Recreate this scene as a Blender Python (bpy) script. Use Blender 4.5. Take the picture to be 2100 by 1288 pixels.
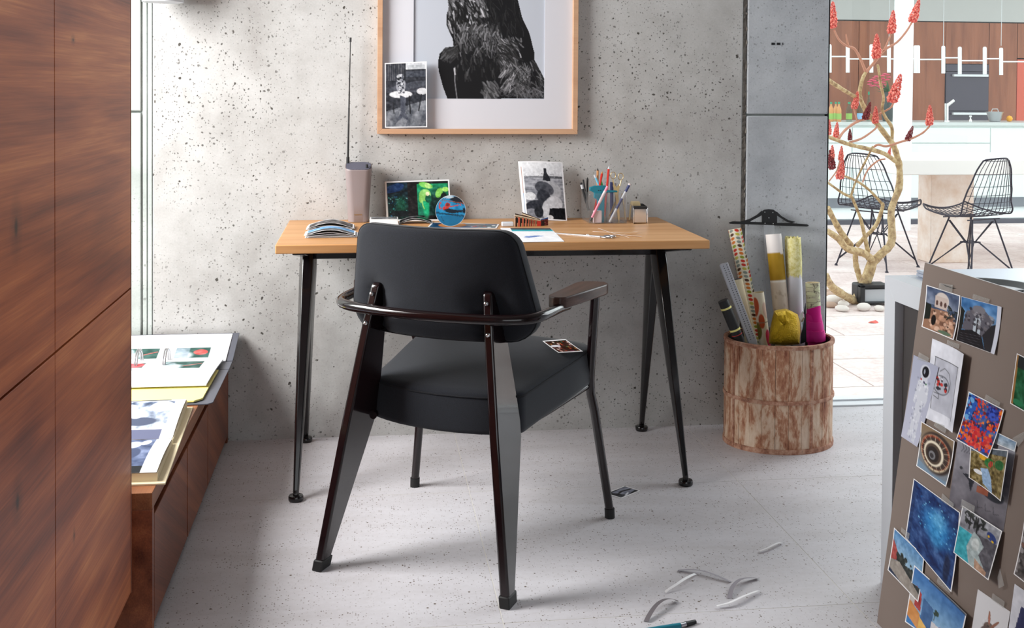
import bpy, math, random
import numpy as np
from mathutils import Matrix, Vector
sc = bpy.context.scene
for o in list(bpy.data.objects): bpy.data.objects.remove(o)
COL = sc.collection
PI = math.pi
# ------------------------------------------------------------------ camera
FPX, YAW, PITCH, ROLL, PY = 2299.29, .1303, -.0225, .0068, 234.86
CAM = np.array([-.3779, -3.7708, 1.1682])
_f = np.array([math.sin(YAW), math.cos(YAW), 0.]); _r = np.array([math.cos(YAW), -math.sin(YAW), 0.]); _u = np.array([0, 0, 1.])
FW = _f*math.cos(PITCH)+_u*math.sin(PITCH); _u2 = _u*math.cos(PITCH)-_f*math.sin(PITCH)
RT = _r*math.cos(ROLL)+_u2*math.sin(ROLL); UP = _u2*math.cos(ROLL)-_r*math.sin(ROLL)
cd = bpy.data.cameras.new('camera'); cam = bpy.data.objects.new('camera', cd); COL.objects.link(cam)
cd.sensor_width = 36; cd.sensor_fit = 'HORIZONTAL'; cd.lens = FPX/2100*36; cd.shift_y = -(644-PY)/2100
cd.clip_start = .02; cd.clip_end = 200
cam.matrix_world = Matrix(((RT[0], UP[0], -FW[0], CAM[0]), (RT[1], UP[1], -FW[1], CAM[1]), (RT[2], UP[2], -FW[2], CAM[2]), (0, 0, 0, 1)))
sc.camera = cam
def ray(x, y): return FW+RT*(x-1050)/FPX-UP*(y-PY)/FPX
def oz(x, y, z=0.): d = ray(x, y); return CAM+d*(z-CAM[2])/d[2]
def oy(x, y, Y=0.): d = ray(x, y); return CAM+d*(Y-CAM[1])/d[1]
def ox(x, y, X=0.): d = ray(x, y); return CAM+d*(X-CAM[0])/d[0]
def opl(x, y, P, N): d = ray(x, y); return CAM+d*(np.dot(np.array(P)-CAM, N)/np.dot(d, N))
# ------------------------------------------------------------------ world, lights, exposure
sc.view_settings.view_transform = 'Standard'; sc.view_settings.look = 'None'
sc.view_settings.exposure = -0.22; sc.view_settings.gamma = 1.0; sc.view_settings.use_curve_mapping = False
W = bpy.data.worlds.new('sky'); sc.world = W; W.use_nodes = True
W.node_tree.nodes['Background'].inputs[0].default_value = (.93, .97, 1.0, 1); W.node_tree.nodes['Background'].inputs[1].default_value = 2.3
def area(name, loc, target, sx, sy, power, col=(1, 1, 1)):
    l = bpy.data.lights.new(name, 'AREA'); l.shape = 'RECTANGLE'; l.size = sx; l.size_y = sy; l.energy = power; l.color = col
    o = bpy.data.objects.new(name, l); COL.objects.link(o); o.location = loc
    o.rotation_euler = (Vector(target)-Vector(loc)).to_track_quat('-Z', 'Y').to_euler(); return o
# daylight entering by the window in the left wall and by the courtyard glazing, plus an added rear fill
area('window_daylight_left', (-2.12, -1.1, 1.75), (0, -.9, .35), 1.15, 1.05, 128, (1, .99, .98))
area('rear_fill', (.6, -5.9, 1.6), (.2, 0, .8), 3.2, 1.9, 6, (.95, .97, 1))  # unseen lamp added as weak fill from behind the camera
area('window_daylight_courtyard', (3.1, .17, 1.8), (1.35, -1.2, 0), 1.9, 1.9, 66, (.93, .965, 1))
# ------------------------------------------------------------------ materials
MATS = {}
def lin(c):
    c = np.asarray(c, float); return np.where(c <= .04045, c/12.92, ((c+.055)/1.055)**2.4)
def rgb(r, g, b): return tuple(lin(np.array([r, g, b])/255.))
def mat(name, col=(.5, .5, .5), rough=.5, metal=0., **kw):
    if name in MATS: return MATS[name]
    m = bpy.data.materials.new(name); m.use_nodes = True; b = m.node_tree.nodes['Principled BSDF']
    b.inputs['Base Color'].default_value = (*col, 1); b.inputs['Roughness'].default_value = rough; b.inputs['Metallic'].default_value = metal
    for k, v in kw.items():
        k = k.replace('_', ' ')
        b.inputs[k].default_value = (*v, 1) if isinstance(v, tuple) else v
    MATS[name] = m; return m
class NT:
    def __init__(s, m): s.t = m.node_tree; s.b = s.t.nodes['Principled BSDF']
    def n(s, typ, **kw):
        x = s.t.nodes.new(typ)
        for k, v in kw.items(): setattr(x, k, v)
        return x
    def set(s, node, **kw):
        for k, v in kw.items():
            node.inputs[k].default_value = v
        return node
    def l(s, a, b): s.t.links.new(a, b)
    def coord(s, scale=(1, 1, 1), rot=(0, 0, 0), loc=(0, 0, 0), kind='Object'):
        c = s.n('ShaderNodeTexCoord'); m = s.n('ShaderNodeMapping')
        m.inputs['Scale'].default_value = scale; m.inputs['Rotation'].default_value = rot; m.inputs['Location'].default_value = loc
        s.l(c.outputs[kind], m.inputs['Vector']); return m.outputs['Vector']
    def noise(s, vec, scale, detail=4, rough=.55, dist=0.):
        x = s.n('ShaderNodeTexNoise'); s.l(vec, x.inputs['Vector'])
        x.inputs['Scale'].default_value = scale; x.inputs['Detail'].default_value = detail; x.inputs['Roughness'].default_value = rough; x.inputs['Distortion'].default_value = dist
        return x.outputs['Fac']
    def voro(s, vec, scale):
        x = s.n('ShaderNodeTexVoronoi'); s.l(vec, x.inputs['Vector']); x.inputs['Scale'].default_value = scale; return x
    def math(s, op, a, b=None, c=None, clamp=False):
        x = s.n('ShaderNodeMath', operation=op); x.use_clamp = clamp
        for i, v in enumerate((a, b, c)):
            if v is None: continue
            if isinstance(v, (int, float)): x.inputs[i].default_value = v
            else: s.l(v, x.inputs[i])
        return x.outputs[0]
    def ramp(s, fac, stops):
        x = s.n('ShaderNodeValToRGB'); e = x.color_ramp.elements
        while len(e) < len(stops): e.new(.5)
        for el, (p, c) in zip(e, stops): el.position = p; el.color = (*c, 1)
        s.l(fac, x.inputs['Fac']); return x.outputs['Color']
    def mix(s, fac, a, b, blend='MIX'):
        x = s.n('ShaderNodeMix', data_type='RGBA', blend_type=blend)
        for i, v in ((0, fac), (6, a), (7, b)):
            if isinstance(v, (int, float)): x.inputs[i].default_value = v
            elif isinstance(v, tuple): x.inputs[i].default_value = (*v, 1)
            else: s.l(v, x.inputs[i])
        return x.outputs[2]
    def maprange(s, v, a, b, c=0., d=1.):
        x = s.n('ShaderNodeMapRange'); s.l(v, x.inputs[0])
        for i, k in enumerate((a, b, c, d)): x.inputs[i+1].default_value = k
        return x.outputs[0]
    def col(s, c): s.l(c, s.b.inputs['Base Color'])
    def rough(s, c): s.l(c, s.b.inputs['Roughness'])
    def bump(s, h, strength=.3, dist=.002):
        x = s.n('ShaderNodeBump'); x.inputs['Strength'].default_value = strength; x.inputs['Distance'].default_value = dist
        s.l(h, x.inputs['Height']); s.l(x.outputs['Normal'], s.b.inputs['Normal'])
def pores(n, vec, scale, lo, hi):
    v = n.voro(vec, scale); r = n.n('ShaderNodeSeparateColor'); n.l(v.outputs['Color'], r.inputs[0])
    rad = n.maprange(r.outputs[0], .25, 1., lo, hi)
    return n.maprange(n.math('SUBTRACT', rad, v.outputs['Distance']), -.02, .03)
def concrete(name, c_dark, c_mid, c_lite, big=1., pore=1., seed=0.):
    m = mat(name, c_mid, .75); n = NT(m)
    v = n.coord(loc=(seed, seed*.7, seed*.3))
    a = n.noise(v, 1.6*big, 6, .6); b = n.noise(v, 9, 5, .6); g = n.noise(v, 160, 3, .6)
    base = n.ramp(n.math('ADD', n.math('MULTIPLY', a, .68), n.math('MULTIPLY', b, .32)), [(.34, c_dark), (.5, c_mid), (.66, c_lite)])
    base = n.mix(n.maprange(g, .35, .65, 0, .10), base, (.12, .11, .10))
    vw = n.n('ShaderNodeVectorMath', operation='ADD'); nz = n.n('ShaderNodeTexNoise'); nz.inputs['Scale'].default_value = 60
    n.l(v, nz.inputs['Vector']); sca = n.n('ShaderNodeVectorMath', operation='SCALE'); sca.inputs['Scale'].default_value = .012
    n.l(nz.outputs['Color'], sca.inputs[0]); n.l(v, vw.inputs[0]); n.l(sca.outputs[0], vw.inputs[1]); vv = vw.outputs[0]
    dens = n.maprange(n.noise(v, 2.2, 2), .30, .58)
    p1 = n.math('MULTIPLY', pores(n, vv, 34, -.46, .18), pore); p2 = n.math('MULTIPLY', pores(n, vv, 80, -.20, .31), n.math('MULTIPLY', dens, .9*pore)); p3 = n.math('MULTIPLY', pores(n, vv, 150, -.12, .34), n.math('MULTIPLY', dens, .75*pore))
    p = n.math('MAXIMUM', p1, n.math('MAXIMUM', p2, p3), clamp=True)
    n.col(n.mix(p, base, (.06, .054, .046)))
    h = n.math('SUBTRACT', n.math('MULTIPLY', g, .12), p); n.bump(h, .55, .003)
    return m
def wood(name, stops, scale=(1, 1, 1), rot=(0, 0, 0), rough=.4, warp=.5, fine=1., coat=0., wide=8., loc=(0, 0, 0)):
    # grain runs along X of the mapped coordinates
    m = mat(name, stops[1][1], rough, Specular_IOR_Level=.32); n = NT(m); v = n.coord(scale, rot, loc)
    def st(kx, k, scale_, det, dist, ro=.5):
        mp = n.n('ShaderNodeMapping'); mp.inputs['Scale'].default_value = (kx, k, k); n.l(v, mp.inputs['Vector']); return n.noise(mp.outputs['Vector'], scale_, det, ro, dist)
    A = st(1.1, wide, 1., 2, warp); B = st(1.6, 34, 1., 3, warp*.6, .6); Cc = st(5, 300, 1., 3, .15, .65)
    f = n.math('ADD', n.math('ADD', n.math('MULTIPLY', A, .52), n.math('MULTIPLY', B, .32)), n.math('MULTIPLY', Cc, .20*fine))
    n.col(n.ramp(f, stops)); n.bump(Cc, .05, .0008)
    n.b.inputs['Coat Weight'].default_value = coat; n.b.inputs['Coat Roughness'].default_value = .25
    return m
mat('black_gloss', rgb(15, 11, 13), .16, 0., Coat_Weight=.25, Coat_Roughness=.04, Specular_IOR_Level=.45)
mat('brown_gloss', rgb(24, 13, 15), .13, 0., Coat_Weight=.2, Coat_Roughness=.03, Specular_IOR_Level=.42)
mat('black', rgb(22, 22, 24), .5); mat('black_rubber', rgb(14, 13, 14), .6); mat('gap_shade', rgb(10, 8, 7), .8)  # last colour is near-black, recess shade given as paint
mat('paper', rgb(240, 240, 242), .6); mat('white', rgb(204, 208, 214), .45); mat('white_gloss', rgb(240, 242, 244), .25)
mat('chrome', (.75, .75, .76), .12, 1.); mat('steel', (.55, .55, .57), .3, 1.); mat('brass', rgb(205, 178, 130), .28, .9)
mat('charcoal_card', rgb(86, 88, 98), .45); mat('yellow_card', rgb(250, 240, 150), .6); mat('cream_paper', rgb(228, 214, 180), .7)
mat('taupe_metal', rgb(138, 126, 126), .45); mat('taupe_board', rgb(124, 110, 102), .7); mat('teal', rgb(14, 120, 140), .45)
mat('red_paint', rgb(200, 48, 36), .35); mat('pencil_wood', rgb(196, 140, 92), .6); mat('sky_blue', rgb(110, 190, 220), .4); mat('green_paint', rgb(60, 180, 90), .4)
mat('pink_gel', rgb(246, 140, 165), .3); mat('navy_ink', rgb(50, 58, 105), .35); mat('grey_plastic', rgb(190, 193, 198), .4); mat('pale_pink', rgb(225, 205, 208), .6)
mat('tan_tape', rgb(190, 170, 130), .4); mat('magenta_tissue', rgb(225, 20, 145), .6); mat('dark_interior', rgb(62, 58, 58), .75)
mat('wire_black', rgb(48, 44, 56), .4, .3); mat('orange_fruit', rgb(250, 170, 20), .5); mat('foil_silver', (.8, .8, .82), .25, 1.)
def clear(name, tint=(1, 1, 1), fres=1.45, rough=.02, haze=0.):
    m = bpy.data.materials.new(name); m.use_nodes = True; t = m.node_tree; t.nodes.clear()
    out = t.nodes.new('ShaderNodeOutputMaterial'); tr = t.nodes.new('ShaderNodeBsdfTransparent'); gl = t.nodes.new('ShaderNodeBsdfGlossy'); mx = t.nodes.new('ShaderNodeMixShader'); fr = t.nodes.new('ShaderNodeFresnel')
    tr.inputs[0].default_value = (*tint, 1); gl.inputs['Roughness'].default_value = rough; fr.inputs[0].default_value = fres
    g_ = t.nodes.new('ShaderNodeNewGeometry'); k_ = t.nodes.new('ShaderNodeMath'); k_.operation = 'SUBTRACT'; k_.inputs[0].default_value = 1; t.links.new(g_.outputs['Backfacing'], k_.inputs[1]); m_ = t.nodes.new('ShaderNodeMath'); m_.operation = 'MULTIPLY'; t.links.new(fr.outputs[0], m_.inputs[0]); t.links.new(k_.outputs[0], m_.inputs[1]); t.links.new(m_.outputs[0], mx.inputs[0]); t.links.new(tr.outputs[0], mx.inputs[1]); t.links.new(gl.outputs[0], mx.inputs[2])
    last = mx.outputs[0]
    if haze:
        df = t.nodes.new('ShaderNodeBsdfDiffuse'); df.inputs[0].default_value = (.8, .8, .8, 1); m2 = t.nodes.new('ShaderNodeMixShader'); m2.inputs[0].default_value = haze
        t.links.new(last, m2.inputs[1]); t.links.new(df.outputs[0], m2.inputs[2]); last = m2.outputs[0]
    t.links.new(last, out.inputs[0]); MATS[name] = m; return m
clear('glass', (.97, .99, .98), 1.45); clear('acrylic', (.985, .985, .99), 1.5, .03, .03); clear('tape_film', (.94, .94, .93), 1.4, .2, .13); clear('acetate', (.86, .89, .93), 1.5, .1, .22)
clear('bottle_glass', (.75, .9, .85), 1.4)
def print_mat(name, rough=.35):
    m = mat(name, (1, 1, 1), rough, Specular_IOR_Level=.25); n = NT(m); a = n.n('ShaderNodeAttribute', attribute_name='Col'); n.col(a.outputs['Color']); return m
print_mat('print_satin', .3); print_mat('print_matte', .6)
# fabric
m = mat('fabric', rgb(30, 32, 38), .95, Sheen_Weight=.08, Sheen_Roughness=.45); n = NT(m); v = n.coord()
a = n.noise(v, 900, 2, .6); n.col(n.mix(n.maprange(a, .3, .7), rgb(11, 13, 18), rgb(29, 33, 43))); n.bump(a, .25, .0006)
# concretes
concrete('concrete_wall', rgb(154, 151, 148), rgb(182, 181, 179), rgb(200, 200, 199))
concrete('concrete_pilaster', rgb(156, 160, 165), rgb(178, 182, 187), rgb(194, 198, 202), 1.4, .45, 3.1)
concrete('concrete_strip', rgb(160, 168, 164), rgb(184, 192, 188), rgb(200, 205, 202), 1.4, .4, 7.7)
m = mat('floor_tile', rgb(205, 203, 203), .5); n = NT(m); v = n.coord(kind='Object')
geo = n.n('ShaderNodeNewGeometry'); pos = n.n('ShaderNodeMapping'); n.l(geo.outputs['Position'], pos.inputs['Vector']); v = pos.outputs['Vector']
st = n.n('ShaderNodeMapping'); st.inputs['Scale'].default_value = (1.2, 4.5, 1); n.l(v, st.inputs['Vector'])
band = n.noise(st.outputs['Vector'], 1.8, 5, .6, .6); fine = n.noise(v, 60, 4, .65)
base = n.ramp(n.math('ADD', n.math('MULTIPLY', band, .7), n.math('MULTIPLY', fine, .3)), [(.3, rgb(189, 185, 187)), (.5, rgb(201, 198, 202)), (.7, rgb(211, 209, 214))])
dens = n.maprange(n.noise(st.outputs['Vector'], 3.2, 4, .6, .8), .46, .60)
p = n.math('MAXIMUM', n.math('MULTIPLY', pores(n, v, 170, -.10, .36), n.math('ADD', n.math('MULTIPLY', dens, .8), .4), clamp=True), n.math('MULTIPLY', pores(n, v, 60, -.45, .20), 1.), clamp=True)
n.col(n.mix(p, base, rgb(98, 84, 72))); n.bump(n.math('SUBTRACT', n.math('MULTIPLY', fine, .2), p), .35, .002)
mat('joint', rgb(216, 212, 205), .8)
# woods
wood('walnut_door', [(.33, rgb(92, 38, 19)), (.44, rgb(138, 66, 36)), (.55, rgb(174, 94, 53)), (.68, rgb(214, 136, 82))], rot=(0, 0, PI/2), rough=.40, warp=.9, coat=0., wide=7)
wood('walnut_bench', [(.34, rgb(70, 36, 24)), (.46, rgb(106, 62, 42)), (.58, rgb(132, 82, 54)), (.7, rgb(156, 102, 68))], rot=(0, 0, PI/2), rough=.4, warp=.3, fine=1.5, wide=16)
wood('walnut_front', [(.34, rgb(70, 32, 20)), (.46, rgb(104, 54, 35)), (.58, rgb(128, 70, 46)), (.7, rgb(152, 90, 58))], rot=(.5, 0, PI/2), rough=.4, warp=.3, fine=1.5, wide=16)
wood('oak', [(.32, rgb(164, 112, 66)), (.46, rgb(186, 134, 84)), (.58, rgb(198, 148, 98)), (.7, rgb(210, 164, 116))], rough=.42, warp=.3, wide=14, fine=1.4)
wood('frame_oak', [(.34, rgb(176, 134, 104)), (.5, rgb(194, 152, 120)), (.7, rgb(208, 170, 138))], rough=.5, warp=.2)
wood('arm_wood', [(.34, rgb(40, 27, 24)), (.5, rgb(62, 43, 38)), (.68, rgb(96, 72, 64))], scale=(1.6, 2, 2), rot=(0, 0, PI/2), rough=.32, warp=.6, wide=26)
wood('kitchen_wood', [(.34, rgb(122, 70, 50)), (.5, rgb(146, 88, 63)), (.7, rgb(166, 104, 76))], rot=(0, PI/2, 0), rough=.4, warp=.2, wide=10)
# ------------------------------------------------------------------ scene-graph helpers
def tag(o, label=None, cat=None, group=None, kind=None):
    for k, v in (('label', label), ('category', cat), ('group', group), ('kind', kind)):
        if v: o[k] = v
    return o
def thing(name, label, cat, loc=(0, 0, 0), rz=0., group=None):
    o = bpy.data.objects.new(name, None); COL.objects.link(o); o.location = tuple(float(x) for x in loc); o.rotation_euler = (0, 0, rz); o.empty_display_size = .05
    return tag(o, label, cat, group)
class MB:
    def __init__(s): s.v = []; s.f = []; s.m = []; s.c = None
    def add(s, vs, fs, mi=0):
        k = len(s.v); s.v += [tuple(float(q) for q in p) for p in vs]; s.f += [tuple(i+k for i in f) for f in fs]; s.m += [mi]*len(fs); return s
    def box(s, lo, hi, mi=0, M=None):
        x0, y0, z0 = lo; x1, y1, z1 = hi
        vs = [(x0, y0, z0), (x1, y0, z0), (x1, y1, z0), (x0, y1, z0), (x0, y0, z1), (x1, y0, z1), (x1, y1, z1), (x0, y1, z1)]
        if M is not None: vs = [tuple(M @ Vector(p)) for p in vs]
        return s.add(vs, [(0, 3, 2, 1), (4, 5, 6, 7), (0, 1, 5, 4), (1, 2, 6, 5), (2, 3, 7, 6), (3, 0, 4, 7)], mi)
    def prism(s, A, B, mi=0):          # two matching loops of 3-D points
        n = len(A); return s.add(list(A)+list(B), [tuple(range(n-1, -1, -1)), tuple(range(n, 2*n))]+[(i, (i+1) % n, n+(i+1) % n, n+i) for i in range(n)], mi)
    def loft(s, rings, mi=0, cap=True, closed=True):
        n = len(rings[0]); vs = [p for r in rings for p in r]; fs = []
        for k in range(len(rings)-1):
            for i in range(n if closed else n-1):
                j = (i+1) % n; fs.append((k*n+i, k*n+j, (k+1)*n+j, (k+1)*n+i))
        if cap and closed: fs += [tuple(range(n-1, -1, -1)), tuple(range((len(rings)-1)*n, len(rings)*n))]
        return s.add(vs, fs, mi)
    def tube(s, path, r, n=8, mi=0, cap=True, closed=False):
        P = [Vector([float(q) for q in p]) for p in path]; N = len(P); rs = r if hasattr(r, '__len__') else [r]*N; rings = []; prev = None
        for i in range(N):
            if closed: t = P[(i+1) % N]-P[i-1]
            else: t = P[min(i+1, N-1)]-P[max(i-1, 0)]
            t.normalize()
            if prev is None: a = t.orthogonal().normalized()
            else:
                a = prev-t*prev.dot(t)
                a = a.normalized() if a.length > 1e-6 else t.orthogonal().normalized()
            prev = a; b = t.cross(a)
            rings.append([tuple(P[i]+(a*math.cos(2*PI*k/n)+b*math.sin(2*PI*k/n))*rs[i]) for k in range(n)])
        if closed: rings.append(rings[0]); cap = False
        return s.loft(rings, mi, cap)
    def lathe(s, prof, n=24, c=(0, 0, 0), mi=0, sx=1., sy=1.):
        return s.loft([[(c[0]+r*sx*math.cos(2*PI*k/n), c[1]+r*sy*math.sin(2*PI*k/n), c[2]+z) for k in range(n)] for r, z in prof], mi)
    def build(s, name, mats, parent=None, world=False, smooth=None, bevel=0., seg=2, kind=None):
        me = bpy.data.meshes.new(name); v = s.v
        if world and parent is not None:
            L = parent.location; rz = -parent.rotation_euler[2]; c, sn = math.cos(rz), math.sin(rz)
            v = [((p[0]-L[0])*c-(p[1]-L[1])*sn, (p[0]-L[0])*sn+(p[1]-L[1])*c, p[2]-L[2]) for p in v]
        me.from_pydata(v, [], s.f); me.update()
        for mm in (mats if isinstance(mats, (list, tuple)) else [mats]): me.materials.append(MATS[mm])
        if any(s.m): me.polygons.foreach_set('material_index', s.m)
        if s.c is not None:
            ca = me.color_attributes.new('Col', 'FLOAT_COLOR', 'POINT'); ca.data.foreach_set('color', np.asarray(s.c, np.float32).ravel())
        if smooth is not None:
            me.polygons.foreach_set('use_smooth', [True]*len(me.polygons)); me.set_sharp_from_angle(angle=math.radians(smooth))
        o = bpy.data.objects.new(name, me); COL.objects.link(o)
        if parent is not None: o.parent = parent
        if bevel:
            b = o.modifiers.new('bevel', 'BEVEL'); b.width = bevel; b.segments = seg; b.limit_method = 'ANGLE'; b.angle_limit = math.radians(35)
            me.polygons.foreach_set('use_smooth', [True]*len(me.polygons)); me.set_sharp_from_angle(angle=math.radians(35)); 
        if kind: o['kind'] = kind
        return o
def box(name, lo, hi, m, parent=None, bevel=0., world=False, M=None, **kw): return MB().box(lo, hi, M=M).build(name, m, parent, world=world, bevel=bevel, **kw)
def struct(o): o['kind'] = 'structure'; return o
def copy_tree(o, parent=None):
    c = o.copy(); COL.objects.link(c); c.parent = parent
    for ch in o.children: copy_tree(ch, c)
    return c
def spline(pts, n=8):
    P = [np.array(p, float) for p in pts]; out = []
    for i in range(len(P)-1):
        p0, p1, p2, p3 = P[max(i-1, 0)], P[i], P[i+1], P[min(i+2, len(P)-1)]
        for k in range(n):
            t = k/n; out.append(.5*((2*p1)+(p2-p0)*t+(2*p0-5*p1+4*p2-p3)*t*t+(3*p1-p0-3*p2+p3)*t**3))
    out.append(P[-1]); return out
def rrect(w, d, r, n=5, cx=0., cy=0.):
    out = []
    for sx, sy, a0 in ((1, 1, 0), (-1, 1, 90), (-1, -1, 180), (1, -1, 270)):
        for k in range(n+1):
            a = math.radians(a0+90*k/n); out.append((cx+sx*(w/2-r)+r*math.cos(a), cy+sy*(d/2-r)+r*math.sin(a)))
    return out
# ------------------------------------------------------------------ flat prints: a small painter whose pixels become vertex colours
class Cv:
    def __init__(s, w, h, bg=(255, 255, 255), seed=1):
        s.w, s.h = w, h; s.a = np.zeros((h, w, 3))+np.array(bg, float); s.r = np.random.RandomState(seed)
        s.U, s.V = np.meshgrid((np.arange(w)+.5)/w, (np.arange(h)+.5)/h)
    def put(s, m, c, al=1.): m = np.clip(m*al, 0, 1)[..., None]; s.a = s.a*(1-m)+np.array(c, float)*m; return s
    def rect(s, u0, v0, u1, v1, c, al=1.): return s.put(((s.U >= u0) & (s.U <= u1) & (s.V >= v0) & (s.V <= v1)).astype(float), c, al)
    def grad(s, u0, v0, u1, v1, c0, c1):
        t = np.clip((s.V-v0)/(v1-v0), 0, 1)[..., None]; m = ((s.U >= u0) & (s.U <= u1) & (s.V >= v0) & (s.V <= v1))[..., None]
        s.a = np.where(m, np.array(c0, float)*(1-t)+np.array(c1, float)*t, s.a); return s
    def pm(s, pts):
        m = np.zeros((s.h, s.w), bool); n = len(pts)
        for i in range(n):
            (x0, y0), (x1, y1) = pts[i], pts[(i+1) % n]
            if y0 == y1: continue
            m ^= ((s.V > min(y0, y1)) & (s.V <= max(y0, y1)) & (s.U < (x1-x0)*(s.V-y0)/(y1-y0)+x0))
        return m
    def poly(s, pts, c, al=1.): return s.put(s.pm(pts).astype(float), c, al)
    def em(s, cx, cy, rx, ry, rot=0., soft=.12):
        x, y = s.U-cx, s.V-cy; asp = s.h/s.w; y = y*asp; ca, sa = math.cos(rot), math.sin(rot)
        q = np.sqrt(((x*ca+y*sa)/rx)**2+((-x*sa+y*ca)/(ry*asp))**2); return np.clip((1-q)/soft+.5, 0, 1)
    def ell(s, cx, cy, rx, ry, c, rot=0., al=1., soft=.12): return s.put(s.em(cx, cy, rx, ry, rot, soft), c, al)
    def line(s, pts, w, c, al=1.):
        asp = s.h/s.w; m = np.zeros((s.h, s.w)); px = .7/s.w
        for (x0, y0), (x1, y1) in zip(pts[:-1], pts[1:]):
            dx, dy = x1-x0, (y1-y0)*asp; L = dx*dx+dy*dy+1e-12; t = np.clip(((s.U-x0)*dx+(s.V-y0)*asp*dy)/L, 0, 1)
            d = np.hypot(s.U-x0-t*dx, (s.V-y0)*asp-t*dy); m = np.maximum(m, np.clip((w/2-d)/px+.5, 0, 1))
        return s.put(m, c, al)
    def noise(s, nu, nv, amp, mask=None, oct=3):
        t = np.zeros((s.h, s.w))
        for o in range(oct):
            a, b = int(nu*2**o)+2, int(nv*2**o)+2; g = s.r.rand(b, a)-.5; x = s.U*(a-1.001); y = s.V*(b-1.001); i, j = x.astype(int), y.astype(int); fx, fy = x-i, y-j
            fx = fx*fx*(3-2*fx); fy = fy*fy*(3-2*fy)
            t += ((g[j, i]*(1-fx)+g[j, i+1]*fx)*(1-fy)+(g[j+1, i]*(1-fx)+g[j+1, i+1]*fx)*fy)/2**o
        if mask is not None: t = t*mask
        s.a = np.clip(s.a+t[..., None]*amp, 0, 255); return s
    def dots(s, n, box_, rad, cols, al=1., rvar=.5, asp=1.):
        u0, v0, u1, v1 = box_
        for i in range(n):
            r = rad*(1+rvar*(s.r.rand()-.5)*2); s.ell(u0+(u1-u0)*s.r.rand(), v0+(v1-v0)*s.r.rand(), r, r*s.w/s.h*asp, cols[s.r.randint(len(cols))], s.r.rand()*3 if asp != 1 else 0, al)
        return s
    def border(s, b, c=(245, 245, 247)):
        bv = b*s.w/s.h; m = (s.U < b) | (s.U > 1-b) | (s.V < bv) | (s.V > 1-bv); return s.put(m.astype(float), c)
    def rgba(s): return np.concatenate([lin(np.clip(s.a, 0, 255)/255.), np.ones((s.h, s.w, 1))], -1)
def sheet(name, cv, TL, TR, BR, BL, parent=None, lift=None, thick=.0004, m='print_satin', back='paper', normal=None):
    """Printed sheet spanning four corners; lift(u,v) bends it along its normal. World coordinates relative to parent."""
    TL, TR, BR, BL = [np.array(p, float) for p in (TL, TR, BR, BL)]
    U, V = cv.U, cv.V; U = (U-U.min())/(U.max()-U.min()); V = (V-V.min())/(V.max()-V.min())
    U3, V3 = U[..., None], V[..., None]
    P = TL*(1-U3)*(1-V3)+TR*U3*(1-V3)+BR*U3*V3+BL*(1-U3)*V3
    N = np.cross(TR-TL, TL-BL); N /= np.linalg.norm(N)
    if normal is not None and np.dot(N, normal) < 0: N = -N
    if lift is not None: P = P+N*np.vectorize(lift)(U, V)[..., None]
    h, w = U.shape; F = P.reshape(-1, 3); Bk = (P-N*thick).reshape(-1, 3)
    idx = np.arange(h*w).reshape(h, w); q = np.stack([idx[:-1, :-1], idx[1:, :-1], idx[1:, 1:], idx[:-1, 1:]], -1).reshape(-1, 4)
    b = MB(); b.v = [tuple(p) for p in F]; b.f = [tuple(int(i) for i in x) for x in q]; b.m = [0]*len(b.f)
    k = len(b.v); su = sorted(set(list(range(0, w, max(1, w//10)))+[w-1])); sv = sorted(set(list(range(0, h, max(1, h//10)))+[h-1]))
    # back side: coarse grid sharing nothing with the front
    mp = {}
    for jj in sv:
        for ii in su: mp[(jj, ii)] = len(b.v); b.v.append(tuple(Bk[jj*w+ii]))
    for a_, b_ in zip(sv[:-1], sv[1:]):
        for c_, d_ in zip(su[:-1], su[1:]): b.f.append((mp[(a_, c_)], mp[(a_, d_)], mp[(b_, d_)], mp[(b_, c_)])); b.m.append(1)
    # rim
    loopi = [(0, i) for i in su]+[(j, w-1) for j in sv[1:]]+[(h-1, i) for i in su[::-1][1:]]+[(j, 0) for j in sv[::-1][1:-1]]
    for (a_, b_) in zip(loopi, loopi[1:]+loopi[:1]):
        b.f.append((a_[0]*w+a_[1], b_[0]*w+b_[1], mp[b_], mp[a_])); b.m.append(1)
    col = cv.rgba().reshape(-1, 4); b.c = np.concatenate([col, np.ones((len(b.v)-k, 4))])
    o = b.build(name, [m, back], parent, world=parent is not None)
    return o
def origin_to(o, p):
    """Move a top-level mesh object's origin to p without moving its vertices."""
    p = Vector([float(x) for x in p]); o.data.transform(Matrix.Translation(-p)); o.location = p; return o
# ================================================================== structure
GZ = -.10                     # courtyard ground level
fl = struct(box('floor', (-2.3, -6.1, -.08), (4.4, .165, -.0005), 'joint'))
TX = [-.074+.806*k for k in range(-3, 7)]; TY = [-1.362+.806*k for k in range(-6, 3)]
for i in range(len(TX)-1):
    for j in range(len(TY)-1):
        x0, x1 = max(TX[i], -2.3), min(TX[i+1], 4.4); y0, y1 = max(TY[j], -6.1), min(TY[j+1], .165)
        if x1-x0 > .02 and y1-y0 > .02: box('tile', (x0+.0011, y0+.0011, -.02), (x1-.0011, y1-.0011, 0), 'floor_tile', fl)
wb = struct(box('wall_back', (-2.3, .022, -.08), (1.236, .30, 2.85), 'concrete_strip'))
def panel(x0, x1, z0, z1, m, y=0., bev=.004): return box('panel', (x0, y, z0), (x1, .03, z1), m, wb, bevel=bev)
panel(-1.064, .926, -.02, 2.85, 'concrete_wall')
panel(-2.3, -1.101, -.02, 1.083, 'concrete_strip', .004); panel(-2.3, -1.101, 1.089, 2.85, 'concrete_strip', .004)
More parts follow.
